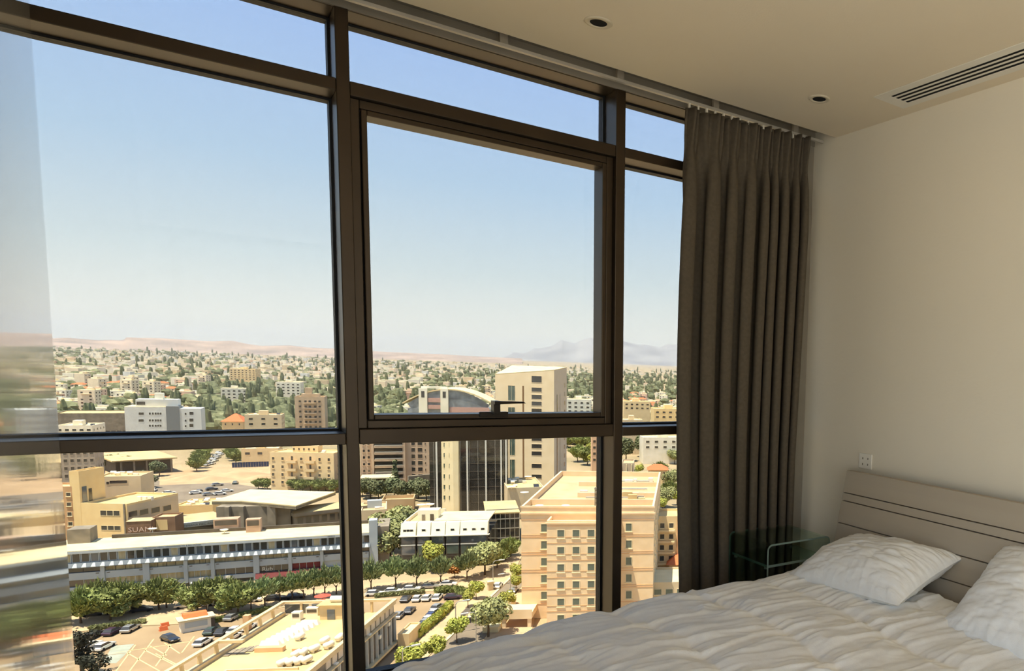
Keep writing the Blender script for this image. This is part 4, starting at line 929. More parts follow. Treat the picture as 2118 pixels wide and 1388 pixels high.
# ---- 12. right margin houses
r1 = from_px('cream_balcony_block', 'cream apartment block with brown vertical pipes and balconies behind the hotel', (1357, 1185), (1357, 1068), (1425, 1070), -29, 12)
r1.body(M_ap, M_roofc, .8, .3)
for k in range(4): r1.grid([1.6, 4.2], [r1.h - 3.6 - 3.3 * k], 1.4, 1.6); r1.part('balcony', MB().box(.5, 5.2, -1.1, 0, r1.h - 4.6 - 3.3 * k, r1.h - 4.0 - 3.3 * k), M_ap)
for x in (6.0, 7.4): r1.part('drain_pipe', MB().tube([(x, -.1, 0), (x, -.1, r1.h - .5)], .16, 8), M_hotelb)
def gable(name, label, base, top, right, ang, D, wallm, group=None, ridge=2.4):
    b = from_px(name, label, base, top, right, ang, D, 'house', group)
    b.part('walls', MB().box(0, b.L, 0, D, 0, b.h), wallm)
    e = .7; b.part('tiled_roof', MB().add([(-e, -e, b.h), (b.L + e, -e, b.h), (b.L + e, D + e, b.h), (-e, D + e, b.h), (D * .28, D / 2, b.h + ridge), (b.L - D * .28, D / 2, b.h + ridge)],
        [(0, 1, 5, 4), (1, 2, 5), (2, 3, 4, 5), (3, 0, 4), (3, 2, 1, 0)]), M_tile)
    for k in range(max(2, int(b.L / 3))): b.win((k + .5) * b.L / max(2, int(b.L / 3)), b.h - 2.6, .9, 1.5, M_glassd, M_frame, sill=False)
    return b
gable('tiled_house', 'cream two storey house with a hipped orange tiled roof among trees', (1341, 1000), (1341, 972), (1380, 976), -26, 10, M_ap)
gable('tiled_cottage', 'small house with an orange tiled roof below the cream apartment block', (1383, 1192), (1383, 1168), (1425, 1170), -29, 8, M_hotelb)
r2 = from_px('glazed_terrace_house', 'low cream house with glazed terraces near the hotel', (1350, 1262), (1350, 1205), (1425, 1200), -29, 14)
r2.body(M_tanp, M_roofw, .6, .25)
for k in range(2): r2.grid([1.2, 4, 6.8, 9.6], [r2.h - 3.2 - 3.1 * k], 1.9, 1.5, mat=M_glassg)
r3 = from_px('grey_ribbed_block', 'pale grey block with vertical ribs beside the dish roofs', (1285, 1035), (1285, 958), (1311, 958), -27, 14)
r3.body(M_aps, M_rooft, .7, .3)
for k in range(4): r3.part('rib', MB().box(r3.L - 1.2 - k * 2.2, r3.L - .8 - k * 2.2, -.4, 0, 0, r3.h - .5), M_frame)

# ---- 13. middle distance
M_off = pm('cool_white_cladding', (214, 214, 206), (204, 204, 196), scale=.3, rough=.8); M_offg = pm('slate_grey_panel', (128, 130, 128), (118, 120, 118), rough=.8)
of = from_px('white_panel_office', 'cool white panel clad office with small slit windows', (262, 930), (262, 842), (368, 842), -8, 18)
of.part('walls', MB().box(0, of.L, 0, 18, 0, of.h), M_off); of.part('grey_core', MB().box(of.px(344, 860)[0], of.px(371, 860)[0], -.4, 10, 0, of.h + .6), M_offg)
x1 = of.px(416, 860)[0]; of.part('right_wing', MB().box(of.L, x1, 0, 14, 0, of.h - .8), M_off); of.part('roof', MB().box(0, of.L, .2, 18, of.h, of.h + .3), M_roofw)
of.part('penthouse', MB().box(of.px(278, 840)[0], of.px(366, 840)[0], 3, 12, of.h, of.h + 4.4), M_off); of.part('penthouse_band', MB().box(of.px(280, 840)[0], of.px(298, 840)[0], 2.9, 3, of.h + 1.2, of.h + 3), M_glassd); of.part('lift_house', MB().box(of.px(316, 830)[0], of.px(334, 830)[0], 5, 9, of.h + 4.4, of.h + 8), M_wm)
for v in (855, 869, 880):
    if v < 875:
        x, z = of.px(292, v); of.win(x, z - 1, 2.4, 1.6, M_glassd, M_off, sill=False)
    for u in (310, 316, 322, 327, 332): x, z = of.px(u, v); of.win(x, z - .8, .9, 1.3, M_glassd, M_off, sill=False, fw=.05)
    x, z = of.px(396, v); of.win(x, z - 1, 2.0, 2, M_glassd, M_off, sill=False); x, z = of.px(384, v); of.win(x, z - 1, .9, 1.3, M_glassd, M_off, sill=False)
ta = from_px('taupe_apartment_tower', 'taupe apartment block with a rooftop hut among dark trees', (612, 905), (610, 820), (671, 820), -12, 16)
M_ta = pm('taupe_render', (196, 172, 140), (184, 160, 128), scale=.3, rough=.9); ta.body(M_ta, M_rooft, .8, .3)
for k in range(6): ta.grid([3, ta.L * .36, ta.L * .5, ta.L * .68, ta.L - 3], [ta.h - 4.2 - 3.6 * k], 1.6, 1.6, mat=M_glassd, fm=M_ta); ta.part('balcony', MB().box(ta.L * .3, ta.L * .72, -1.2, 0, ta.h - 5 - 3.6 * k, ta.h - 4.4 - 3.6 * k), M_ta)
ta.part('roof_hut', MB().box(ta.L * .32, ta.L * .55, 4, 9, ta.h - .8, ta.h + 6), M_ta); ta.part('roof_hut', MB().box(ta.L * .2, ta.L * .8, 3, 11, ta.h - .8, ta.h + 1.8), M_ta)
def simple(name, label, base, top, right, ang, D, wm, rows, cols, kit=2, seed=1, hut=True, mat=None, roofm=None):
    b = from_px(name, label, base, top, right, ang, D); b.body(wm, roofm or M_roofw, .7, .3)
    for r in range(rows): b.grid([b.L * (k + .5) / cols for k in range(cols)], [b.h - 3.4 - r * 3.3], min(2.2, b.L / cols * .6), 1.5, mat=mat or M_glassd, fm=wm, sill=False)
    for r in range(rows): b.grid([b.D * (k + .5) / 4 for k in range(4)], [b.h - 3.4 - r * 3.3], 1.3, 1.4, mat=mat or M_glassd, fm=wm, face='r', sill=False)
    if hut: b.part('roof_hut', MB().box(b.L * .35, b.L * .6, b.D * .3, b.D * .6, b.h - .7, b.h + 2.4), wm)
    roof_kit(b, kit, seed); return b
M_w1 = pm('white_house_render', (236, 228, 206), (224, 216, 192), scale=.3, rough=.9)
simple('cream_low_block', 'low cream block in front of the taupe apartment tower', (508, 918), (508, 858), (582, 856), -10, 16, M_tanp, 2, 3, 3, 4)
simple('white_villa_block', 'white apartment block with a red roof patch among pines', (458, 842), (457, 803), (511, 798), -8, 20, M_w1, 4, 5, 2, 6)
simple('white_terrace_block', 'bright white terraced apartment block above the cypress row', (572, 836), (571, 790), (621, 790), -14, 20, M_w1, 4, 5, 2, 9)
simple('slab_apartments', 'pale slab of apartments with a grey blue end wall', (476, 800), (476, 762), (528, 761), -20, 22, M_ap, 5, 7, 2, 5)
simple('left_grey_office', 'grey office with square window rows just under the transom', (118, 1005), (118, 925), (195, 925), -6, 16, M_aps, 4, 6, 2, 31)
ga = from_px('long_shed', 'long low building with a wide cream roof and dark openings', (118, 905), (118, 855), (262, 852), -4, 30); ga.body(M_conc, M_roofc, .6, .3)
for k in range(12): ga.win((k + .5) * ga.L / 12, 2, 2.2, 2.0, M_glassd, M_conc, sill=False)
simple('cream_terraces', 'cream terraced block at the left beside the long shed', (118, 925), (118, 880), (190, 874), -12, 20, M_w1, 2, 5, 6, 17)
cs = from_px('market_canopy', 'wide sloping cream canopy roof over a dark open hall', (238, 985), (236, 953), (365, 934), 14, 34)
cs.part('canopy', MB().box(-1, cs.L, -1, 34, cs.h - .6, cs.h), M_roofc); cs.part('hall', MB().box(1, cs.L - 1, 3, 32, 0, cs.h - .6), M_concd)
for k in range(5): cs.part('column', MB().box(2 + k * cs.L / 5, 2.6 + k * cs.L / 5, -.2, .4, 0, cs.h - .6), M_conc)
simple('tan_street_house', 'tan house beyond the building site fence', (500, 962), (500, 928), (575, 926), -12, 14, M_ap, 1, 3, 3, 41)
fe = from_px('site_fence', 'navy blue hoarding along the building site', (480, 968), (480, 957), (556, 956), -4, .3, cat='fence'); 
M_navy = pm('navy_hoarding', (58, 66, 92), (50, 58, 82), rough=.7)
for k in range(14): fe.part('fence_panel', MB().box(k * fe.L / 14 + .03, (k + 1) * fe.L / 14 - .03, 0, .1, .1, fe.h), M_navy)
simple('pink_town_house', 'pinkish house beside the hotel roof', (1224, 985), (1224, 903), (1266, 900), -20, 12, pm('pinkish_render2', (222, 186, 150), (210, 174, 138), rough=.9), 4, 4, 2, 51)
simple('white_cube_house', 'white cubic house right of the beige slab tower', (1172, 905), (1172, 826), (1222, 824), -24, 18, M_w1, 3, 4, 2, 52)
for i, (u, v, tv, r, lab) in enumerate(((1290, 895, 830, 1345, 'broad tan hall with a flat roof beyond the right bay'), (1288, 940, 868, 1330, 'cream villa with arches by the cypress'), (1352, 930, 845, 1420, 'yellow cream apartment house beyond the villa garden'), (1330, 960, 905, 1420, 'white house with gables between garden trees'))):
    simple('garden_house', lab, (u, v), (u, tv), (r, tv), -18, 16, [M_ap, M_tanp, M_tan, M_w1][i], 2, 5, 1, 60 + i)
gable('orange_roof_house', 'house with a large bright orange tiled roof by the dark pines', (460, 900), (460, 872), (502, 870), -15, 18, M_ap, ridge=5)

# ---- vehicles
def car_proto():
    o = empty('car')
    prof = [(-2.1, .35), (-2.1, .75), (-1.95, .88), (-1.2, .95), (1.0, .95), (2.0, .82), (2.12, .6), (2.1, .35)]
    body = MB().extr([(p[0], p[1]) for p in prof], 1, -.86, .86)
    body.extr([(-1.45, 1.38), (-1.25, 1.45), (.1, 1.45), (.35, 1.38)], 1, -.62, .62)
    b = body.build('body', pm('car_paint_white', (240, 236, 224), (236, 232, 218), rough=.25, spec=.6, coat=.5), o, bevel=.06)
    g = MB(); z0, z1 = .93, 1.40
    A = [(-1.85, -.8, z0), (1.05, -.8, z0), (1.05, .8, z0), (-1.85, .8, z0), (-1.4, -.64, z1), (.30, -.64, z1), (.30, .64, z1), (-1.4, .64, z1)]
    g.add(A, [(0, 1, 5, 4), (1, 2, 6, 5), (2, 3, 7, 6), (3, 0, 4, 7), (4, 5, 6, 7)]); g.build('windows', M_glassd, o)
    wm_ = MB().tube([(0, -.1, 0), (0, .1, 0)], .32, 14).mesh('wheel', M_rub)
    for x in (-1.3, 1.3):
        for y in (-.80, .80): link('wheel', wm_, o, (x, y, .32))
    for y in (-.6, .6): MB().box(2.06, 2.14, y - .2, y + .2, .58, .72).build('headlight', M_wht, o)
    return o
CAR = car_proto(); CAR_USED = [0]
PAINT = {'white': pm('car_paint_white', (240, 236, 224)), 'black': pm('car_paint_black', (26, 26, 28), (22, 22, 24), rough=.2, spec=.7, coat=.6), 'silver': pm('car_paint_silver', (182, 180, 174), (172, 170, 164), rough=.25, metal=.5, coat=.5),
         'dark': pm('car_paint_graphite', (62, 62, 66), (54, 54, 58), rough=.25, coat=.5), 'blue': pm('car_paint_navy', (46, 56, 98), (40, 48, 88), rough=.25, coat=.5), 'plum': pm('car_paint_plum', (74, 54, 70), (64, 46, 60), rough=.25, coat=.5), 'green': pm('car_paint_dark_green', (54, 76, 72), (46, 66, 62), rough=.25, coat=.5)}
def car(u, v, ang, paint, label, group=None, z=GZ, sc=1.0):
    o = CAR if not CAR_USED[0] else copy_tree(CAR); CAR_USED[0] = 1
    p = G(u, v, z); o.location = (p[0], p[1], z + .012); o.rotation_euler.z = math.radians(ang); o.scale = (sc,) * 3
    for ch in o.children:
        if ch.name.split('.')[0] == 'body': ch.material_slots[0].link = 'OBJECT'; ch.material_slots[0].material = PAINT[paint]
    tag(o, label, 'car', group); return o
LOT = 'cars in the parking lot'
car(195, 1318, 65, 'black', 'long black car parked by the hedge, next to the dark tree', LOT)
car(234, 1311, 61, 'plum', 'dark plum car parked by the hedge between a black and a silver car', LOT)
car(270, 1305, 64, 'silver', 'silver car with a dark windscreen at the end of the hedge row', LOT)
car(188, 1340, 60, 'white', 'white van half hidden behind the dark tree', LOT)
car(215, 1342, 60, 'white', 'white saloon beside the pale blue painted bay', LOT)
car(352, 1326, -64, 'black', 'black hatchback driving across the marked lot', LOT)
car(438, 1310, 66, 'green', 'dark green saloon parked near the kiosk', LOT)
car(462, 1311, 62, 'dark', 'graphite car behind the pergola beam', LOT)
car(420, 1333, 60, 'white', 'white car nosing under the corner of the pergola', LOT)
car(482, 1281, 55, 'silver', 'silver car alone right of the kiosk', LOT)
for k, (u, v) in enumerate(((480, 1322), (488, 1308), (513, 1302))): car(u, v, 60, 'white', 'white car parked along the pergola side of the roofed building', LOT)
for k, (u, c_) in enumerate(((840, 'dark'), (864, 'white'), (884, 'white'), (905, 'white'))):
    car(u, 1243 - k * 1.2, 62, c_, 'white car parked nose in beside the round hedge' if c_ == 'white' else 'dark grey car at the end of the row by the round hedge', LOT)
car(847, 1267, 62, 'dark', 'graphite saloon rolling through the lot', LOT)
car(825, 1277, 62, 'silver', 'silver car emerging behind the facade corner', LOT)
car(937, 1239, -20, 'plum', 'plum coloured car near the lot entrance', LOT)
for k, c_ in enumerate(('white', 'blue', 'white', 'silver', 'dark', 'black')):
    car(899 - k * 5.5, 1271 + k * 6.6, 50, c_, {'white': 'white car in the angled row under the small trees', 'blue': 'navy car in the angled row under the small trees', 'silver': 'silver car in the angled row under the small trees', 'dark': 'graphite car in the angled row under the small trees', 'black': 'black car at the near end of the angled row'}[c_], LOT)
car(905, 1260, 50, 'silver', 'beige pickup with canopy at the head of the angled row', LOT)
car(1062, 1225, 60, 'silver', 'silver car driving up the narrow street', 'cars on the street'); car(1030, 1215, 60, 'white', 'white car at the kerb of the narrow street', 'cars on the street')
for k, (u, v, c_) in enumerate(((412, 1019, 'dark'), (438, 1014, 'dark'), (487, 1001, 'green'), (450, 1005, 'silver'), (405, 1022, 'white'), (455, 1024, 'white'), (432, 1025, 'silver'), (298, 1017, 'white'), (318, 1016, 'white'), (350, 1022, 'white'), (470, 1018, 'white'))):
    car(u, v, RND.choice((10, 80, 15)), c_, {'dark': 'graphite car on the street behind the concrete arcade', 'green': 'dark green car on the street behind the concrete arcade', 'silver': 'silver car on the street behind the concrete arcade', 'white': 'white car on the street behind the concrete arcade'}[c_], 'cars behind the arcade')
for k in range(9):
    car(452 - k * 3.0 + (k % 2) * 8, 938 + k * 3.2, 68, RND.choice(('white', 'silver')), 'pale car parked along the avenue by the building site', 'cars along the avenue')
for k in range(10):
    u = 200 + k * 46 + RND.uniform(-8, 8); v = 1281 - (u - 200) * .085
    if 330 < u < 380: continue
    c_ = RND.choice(('white', 'silver', 'dark')); car(u, v - 8, -11, c_, {'white': 'white', 'silver': 'silver', 'dark': 'graphite'}[c_] + ' car parked at the pavement under the street trees', 'cars under the street trees')
for k in range(5):
    c_ = RND.choice(('white', 'silver')); car(775 + k * 38, 1232 - k * 5, -24, c_, {'white': 'white', 'silver': 'silver'}[c_] + ' car in the shade of the feathery street trees', 'cars under the feathery trees')

# ---- kiosk
p = G(413, 1300); kk = empty('kiosk', (p[0], p[1], GZ), math.radians(8)); tag(kk, 'cream parking kiosk with an orange roof', 'kiosk')
MB().box(-3.2, 1.8, -1.2, 1.6, 0, 2.5).build('walls', M_wht, kk); MB().box(-3.7, 2.6, -1.7, 2.1, 2.5, 2.8).build('roof_slab', M_roofw, kk)
MB().extr([(-.4, 2.8), (.2, 3.6), (1.6, 3.6), (1.9, 2.8)], 0, -2.6, 1.4).build('orange_roof', pm('bright_orange_sheet', (232, 122, 66), (222, 110, 56), rough=.7), kk)
MB().box(1.8, 2.5, -1.0, 1.2, 0, 2.4).build('open_bay', M_concd, kk); MB().box(-2.6, 1.2, -1.26, -1.2, .9, 2.2).build('window', M_bluew, kk)
for u, v, lab in ((341, 1296, 'orange and white plastic barrier beside the kiosk'), (338, 1304, 'low orange plastic barrier on the lot, nearer the hatchback')):
    q = G(u, v); o = empty('traffic_barrier', (q[0], q[1], GZ), .4); tag(o, lab, 'barrier', 'orange barriers'); MB().extr([(-.35, 0), (-.12, .9), (.12, .9), (.35, 0)], 0, -.7, .7).build('body', pm('orange_plastic', (226, 120, 70), (212, 104, 58), rough=.6), o); MB().box(-.72, .72, -.16, .16, .45, .62).build('stripe', M_wht, o)
# ---- bus shelter, gate pillars
p = G(966, 1285); bs = empty('bus_shelter', (p[0], p[1], GZ), math.radians(58)); tag(bs, 'dark framed bus shelter on the pavement', 'bus shelter')
MB().box(-1.8, 1.8, -.7, .8, 2.4, 2.55).build('roof', M_concd, bs); MB().box(-1.8, 1.8, .7, .78, .3, 2.4).build('back_panel', M_glassd, bs)
for x in (-1.7, 1.6): MB().box(x, x + .1, -.6, -.5, 0, 2.4).build('post', M_rub, bs)
MB().box(-1.4, 1.4, .2, .6, .4, .5).build('bench', M_conc, bs)
for u, v, lab in ((1014, 1221, 'cream utility pillar at the kerb of the narrow street'), (1060, 1250, 'cream utility pillar on the hotel pavement')):
    p = G(u, v); o = empty('utility_pillar', (p[0], p[1], GZ)); tag(o, lab, 'pillar'); MB().box(-.6, .6, -.6, .6, 0, 2.2).build('shaft', M_kerb, o); MB().box(-.8, .8, -.8, .8, 2.2, 2.5).build('cap', M_roofw, o)

# ---- street lamps
def lamp(u, v, h, ang, label):
    p = G(u, v); o = empty('street_lamp', (p[0], p[1], GZ), math.radians(ang)); tag(o, label, 'street lamp', 'street lamps')
    pts = [(0, 0, 0), (0, 0, h - .8)] + [(.8 - .8 * math.cos(a), 0, h - .8 + .8 * math.sin(a)) for a in (.4, .8, 1.2, 1.57)]
    MB().tube(pts + [(1.6, 0, h)], [.13, .09, .08, .08, .08, .08, .08], 8).build('pole', M_steel, o); MB().box(1.5, 3.0, -.2, .2, h - .12, h + .14).build('lamp_head', M_framew, o, bevel=.04)
    MB().tube([(0, 0, 0), (0, 0, .5)], .22, 8).build('base', M_conc, o)
lamp(943, 1310, 7.2, 0, 'tall grey street lamp on the pavement by the bus shelter'); lamp(1020, 1212, 6.9, 0, 'tall grey street lamp near the utility pillar')
lamp(1056, 1240, 7.0, 180, 'tall grey street lamp in front of the hotel'); lamp(834, 1420, 7.5, 0, 'tall grey street lamp at the pergola building corner')
lamp(985, 1330, 7.0, 180, 'tall grey street lamp rising from the bushy tree'); lamp(398, 1268, 6.5, 90, 'thin street lamp beside the kiosk'); lamp(430, 1265, 6.5, 90, 'thin street lamp in the tree row behind the kiosk')

# ---- trees
def leaf_mat(name, c, c2, sc=.6): return pm(name, c, c2, scale=sc, rough=.8, spec=.2, rnd=.18, detail=6)
M_l1 = leaf_mat('street_tree_leaves', (146, 150, 86), (112, 120, 66)); M_l2 = leaf_mat('dark_pine_leaves', (120, 122, 86), (92, 98, 68)); M_l3 = leaf_mat('yellow_green_leaves', (184, 182, 86), (146, 152, 70)); M_l4 = leaf_mat('feathery_leaves', (150, 158, 106), (122, 132, 86)); M_l5 = leaf_mat('silvery_leaves', (160, 158, 104), (124, 126, 82))
M_l6 = leaf_mat('rust_leaves', (170, 112, 62), (140, 92, 50)); M_l7 = leaf_mat('sparse_black_leaves', (70, 68, 52), (46, 48, 38))
def crown(name, mat, blobs, n, size, seed, up=.3, squash=1.0):
    r = np.random.RandomState(seed); vs = []; fs = []
    wts = np.array([b[3] ** 2 for b in blobs]); wts = wts / wts.sum(); pick = r.choice(len(blobs), n, p=wts)
    for i in range(n):
        bx_, by_, bz_, br_ = blobs[pick[i]]; d = r.normal(size=3); d /= np.linalg.norm(d); rad = br_ * (.55 + .45 * r.rand() ** .5)
        c_ = np.array([bx_, by_, bz_]) + d * rad * np.array([1, 1, squash])
        nrm = d + r.normal(size=3) * .5 + np.array([0, 0, up]); nrm /= np.linalg.norm(nrm)
        a = np.cross(nrm, r.normal(size=3)); a /= np.linalg.norm(a); b_ = np.cross(nrm, a); s_ = size * (.6 + .8 * r.rand())
        k = len(vs); vs += [c_ - a * s_ - b_ * s_ * .6, c_ + a * s_ - b_ * s_ * .6, c_ + a * s_ * .8 + b_ * s_ * .6, c_ - a * s_ * .8 + b_ * s_ * .6]; fs.append((k, k + 1, k + 2, k + 3))
    me = bpy.data.meshes.new(name); me.from_pydata([tuple(v) for v in vs], [], fs); me.materials.append(mat); me.update(); return me
def rnd_blobs(seed, R, zc, n=7, spread=.6, br=.55):
    r = random.Random(seed); return [(0, 0, zc, R * .75)] + [(r.uniform(-1, 1) * R * spread, r.uniform(-1, 1) * R * spread, zc + r.uniform(-.5, .7) * R * spread, R * br * r.uniform(.8, 1.2)) for _ in range(n)]
def join(name, mat, a, b_):
    va = [tuple(v.co) for v in a.vertices]; fa = [tuple(q.vertices) for q in a.polygons]; vb = [tuple(v.co) for v in b_.vertices]; o_ = len(va)
    me = bpy.data.meshes.new(name); me.from_pydata(va + vb, [], fa + [tuple(i + o_ for i in q.vertices) for q in b_.polygons]); me.materials.append(mat); me.update(); return me
def spiky(name, mat, n, R, z0, zt, seed, w0=.18):
    r = np.random.RandomState(seed); vs = []; fs = []
    for i in range(n):
        a = r.rand() * 6.283; lean = r.rand() ** .7; base = np.array([math.cos(a), math.sin(a), 0]) * R * .25 * r.rand() + np.array([0, 0, z0])
        tip = np.array([math.cos(a) * R * lean, math.sin(a) * R * lean, zt - lean * (zt - z0) * .45 + r.normal() * .3]); 
        for k in range(5):
            f = .35 + .65 * r.rand(); c_ = base + (tip - base) * f; d = (tip - base) / np.linalg.norm(tip - base) + r.normal(size=3) * .25
            sd_ = np.cross(d, r.normal(size=3)); sd_ /= np.linalg.norm(sd_); l_ = .55 + .5 * r.rand(); w_ = w0; q = len(vs)
            vs += [c_ - sd_ * w_, c_ + sd_ * w_, c_ + d * l_ + sd_ * w_ * .4, c_ + d * l_ - sd_ * w_ * .4]; fs.append((q, q + 1, q + 2, q + 3))
    me = bpy.data.meshes.new(name); me.from_pydata([tuple(v) for v in vs], [], fs); me.materials.append(mat); me.update(); return me
def trunk_mesh(h, r, seed):
    q = random.Random(seed); b = MB().tube([(0, 0, 0), (q.uniform(-.1, .1), q.uniform(-.1, .1), h * .5), (0, 0, h)], [r, r * .75, r * .5], 7)
    for k in range(3):
        a = q.uniform(0, 6.28); b.tube([(0, 0, h * .75), (math.cos(a) * h * .35, math.sin(a) * h * .35, h * 1.25)], [r * .5, r * .2], 5)
    return b.mesh('trunk', M_trunk)
TREE = {}
def tree_kind(key, crown_me, trunk_me): TREE[key] = (crown_me, trunk_me)
for k in range(3): tree_kind('bushy%d' % k, join('crown', M_l1, crown('crown', M_l1, rnd_blobs(k + 1, 2.9, 3.7, 10, .85, .42), 1700, .25, k), spiky('crown', M_l1, 330, 4.0, 1.6, 6.6, k + 70, .15)), trunk_mesh(2.4, .22, k))
for k in range(2): tree_kind('feather%d' % k, spiky('crown', M_l4, 300, 3.4, 2.0, 7.4, k + 20), trunk_mesh(2.6, .2, k + 5))
for k in range(2): tree_kind('yellow%d' % k, crown('crown', M_l3, rnd_blobs(k + 31, 2.2, 4.0), 1300, .23, k + 40), trunk_mesh(2.8, .14, k + 9))
for k in range(2): tree_kind('dark%d' % k, crown('crown', M_l2, rnd_blobs(k + 51, 4.2, 6.0, 9), 2600, .36, k + 60), trunk_mesh(4, .3, k + 11))
tree_kind('big0', crown('crown', M_l5, rnd_blobs(77, 3.4, 5.2, 9), 3000, .25, 78), trunk_mesh(3.4, .25, 13))
tree_kind('rust0', crown('crown', M_l6, rnd_blobs(81, 1.6, 2.2), 600, .2, 82), trunk_mesh(1.4, .12, 14))
tree_kind('sparse0', crown('crown', M_l7, rnd_blobs(91, 2.6, 7.5, 9, .9, .35) + rnd_blobs(92, 2.2, 4.4, 6, .9, .35), 900, .26, 93), trunk_mesh(7, .2, 15))
tree_kind('cypress0', crown('crown', M_l2, [(0, 0, 1.6 + k * 1.25, 1.25 * (1 - abs(k - 2) * .13 if k < 5 else .5)) for k in range(8)], 700, .36, 95, up=1.0), trunk_mesh(1.4, .2, 16))
def tree(key, u, v, s=1.0, label='', group=None, z=GZ, name='tree', xy=None, sz=None):
    p = G(u, v, z) if xy is None else (xy[0], xy[1]); o = empty(name, (p[0], p[1], z)); o.rotation_euler.z = RND.uniform(0, 6.28); o.scale = (s, s, sz or s)
    cm_, tm_ = TREE[key]; link('crown', cm_, o); link('trunk', tm_, o); tag(o, label, 'tree', group); return o
SA = 'street trees before the long office block'; LA = 'bushy green street tree in front of the long office block'
for k, (u, v, s_) in enumerate(((168, 1290, 1.15), (205, 1272, 1.15), (228, 1284, 1.05), (252, 1274, 1.15), (272, 1266, 1.0), (330, 1262, 1.1), (345, 1258, .9), (408, 1268, 1.0), (430, 1264, 1.1), (455, 1262, 1.15), (478, 1262, 1.0), (492, 1272, 1.1))):
    tree('bushy%d' % (k % 3), u, v, s_, LA, SA)
for k, (u, v, s_) in enumerate(((520, 1262, .95), (548, 1256, 1.0), (580, 1246, .9), (604, 1242, .95), (628, 1240, 1.0), (650, 1236, 1.0), (672, 1234, 1.05), (696, 1230, 1.0))): tree('feather%d' % (k % 2), u, v, s_ * .95, 'feathery upright street tree below the dark red awning', 'feathery trees by the awning')
for k, (u, v, s_) in enumerate(((768, 1222, 1.0), (818, 1216, 1.05), (862, 1214, 1.05), (912, 1208, .95), (966, 1200, 1.0))): tree('feather%d' % (k % 2), u, v, s_ * 1.05, 'feathery upright street tree in front of the mansard office', 'feathery trees by the mansard office')
tree('yellow0', 898, 1185, 1.5, 'yellow green tree against the dark glass of the mansard office'); tree('big0', 1003, 1190, 1.25, 'tall light green tree at the corner of the mansard office'); tree('rust0', 940, 1196, 1.2, 'small rust coloured tree between two feathery trees')
for k, (u, v) in enumerate(((1028, 1175), (1045, 1160), (1056, 1150))): tree('bushy%d' % k, u, v, .85, 'green tree on the pavement up the narrow street', 'trees up the narrow street')
for u, v, s_ in ((945, 1330, .95), (968, 1258, .75), (985, 1240, .8), (905, 1370, .9), (870, 1378, .9), (845, 1400, 1.0)): tree('yellow%d' % (u % 2), u, v, s_, 'young light green tree on the pavement beside the angled car row', 'young pavement trees')
tree('big0', 1010, 1318, 1.15, 'large silvery green tree on the far side of the narrow street'); tree('yellow1', 1050, 1262, .8, 'young tree in front of the hotel wall', 'trees by the hotel'); tree('yellow0', 1072, 1205, .9, 'young tree in front of the hotel wall', 'trees by the hotel'); tree('yellow0', 1068, 1225, .8, 'young tree in front of the hotel wall', 'trees by the hotel')
tree('sparse0', 168, 1400, .9, 'sparse dark leaved tree standing close to the parking lot edge'); tree('sparse0', 195, 1440, .8, 'sparse dark leaved tree with bare gaps at the lot corner')
for k, (u, v) in enumerate(((808, 1165), (812, 1140), (826, 1120))): tree('big0', u, v, 1.55, 'tall ivy green tree beside the mansard office', 'tall trees left of the mansard office')
for k in range(9): tree('dark%d' % (k % 2) if k % 3 else 'bushy1', 750 + k * 16.5, 1026 + (k % 3) * 5, .9, 'dark garden tree behind the tan flat roofs', 'garden trees behind the flat roofs')
tree('cypress0', 818, 1016, 1.3, 'pointed conifer standing above the garden trees')
for k in range(7): tree('bushy%d' % (k % 3), 610 + k * 16, 1015 + (k % 2) * 3, .8, 'rounded green tree in the hedge below the beige apartments', 'trees below the apartments')
for k in range(3): tree('bushy%d' % (k % 3), 535 + k * 9, 1012, .7, 'small green tree beside the beige apartments', 'small trees beside the apartments')
for k in range(6): tree('bushy%d' % (k % 3), 425 - k * 3.5, 940 + k * 7, 1.0, 'leafy avenue tree by the building site', 'avenue trees'); 
for k in range(3): tree('bushy%d' % (k % 3), 478 + k * 5, 948 + k * 5, .95, 'leafy tree by the navy hoarding', 'trees by the hoarding')
for k, (u, v) in enumerate(((295, 1008), (306, 1010), (225, 972), (240, 970), (260, 975), (330, 985))): tree('dark%d' % (k % 2), u, v, .75, 'dark round tree behind the tan office houses', 'dark trees behind the tan houses')
for k, (u, v) in enumerate(((1345, 1015), (1330, 1010), (1390, 1010), (1385, 1030), (1400, 1045), (1375, 1050), (1365, 985), (1320, 985), (1395, 960), (1305, 1000), (1370, 1062))): tree(('dark%d' % (k % 2), 'yellow0', 'big0')[k % 3] if k % 3 else 'bushy1', u, v, 1.15, 'leafy garden tree around the orange roofed house', 'garden trees at the right')
for k, (u, v) in enumerate(((1215, 962), (1230, 970), (1200, 930), (1222, 945), (1195, 955))): tree('yellow%d' % (k % 2) if k % 2 else 'bushy0', u, v, 1.5, 'leafy tree behind the long hotel roof', 'trees behind the hotel roof')
for k, (u, v) in enumerate(((1318, 905), (1303, 900), (1385, 905), (1360, 925), (1392, 925), (1295, 955), (1330, 945))): tree('cypress0' if k < 3 else 'dark0', u, v, 1.5, 'dark cypress beside the garden villas' if k < 3 else 'dark spreading tree by the garden villas', 'cypresses by the villas' if k < 3 else 'dark trees by the villas')
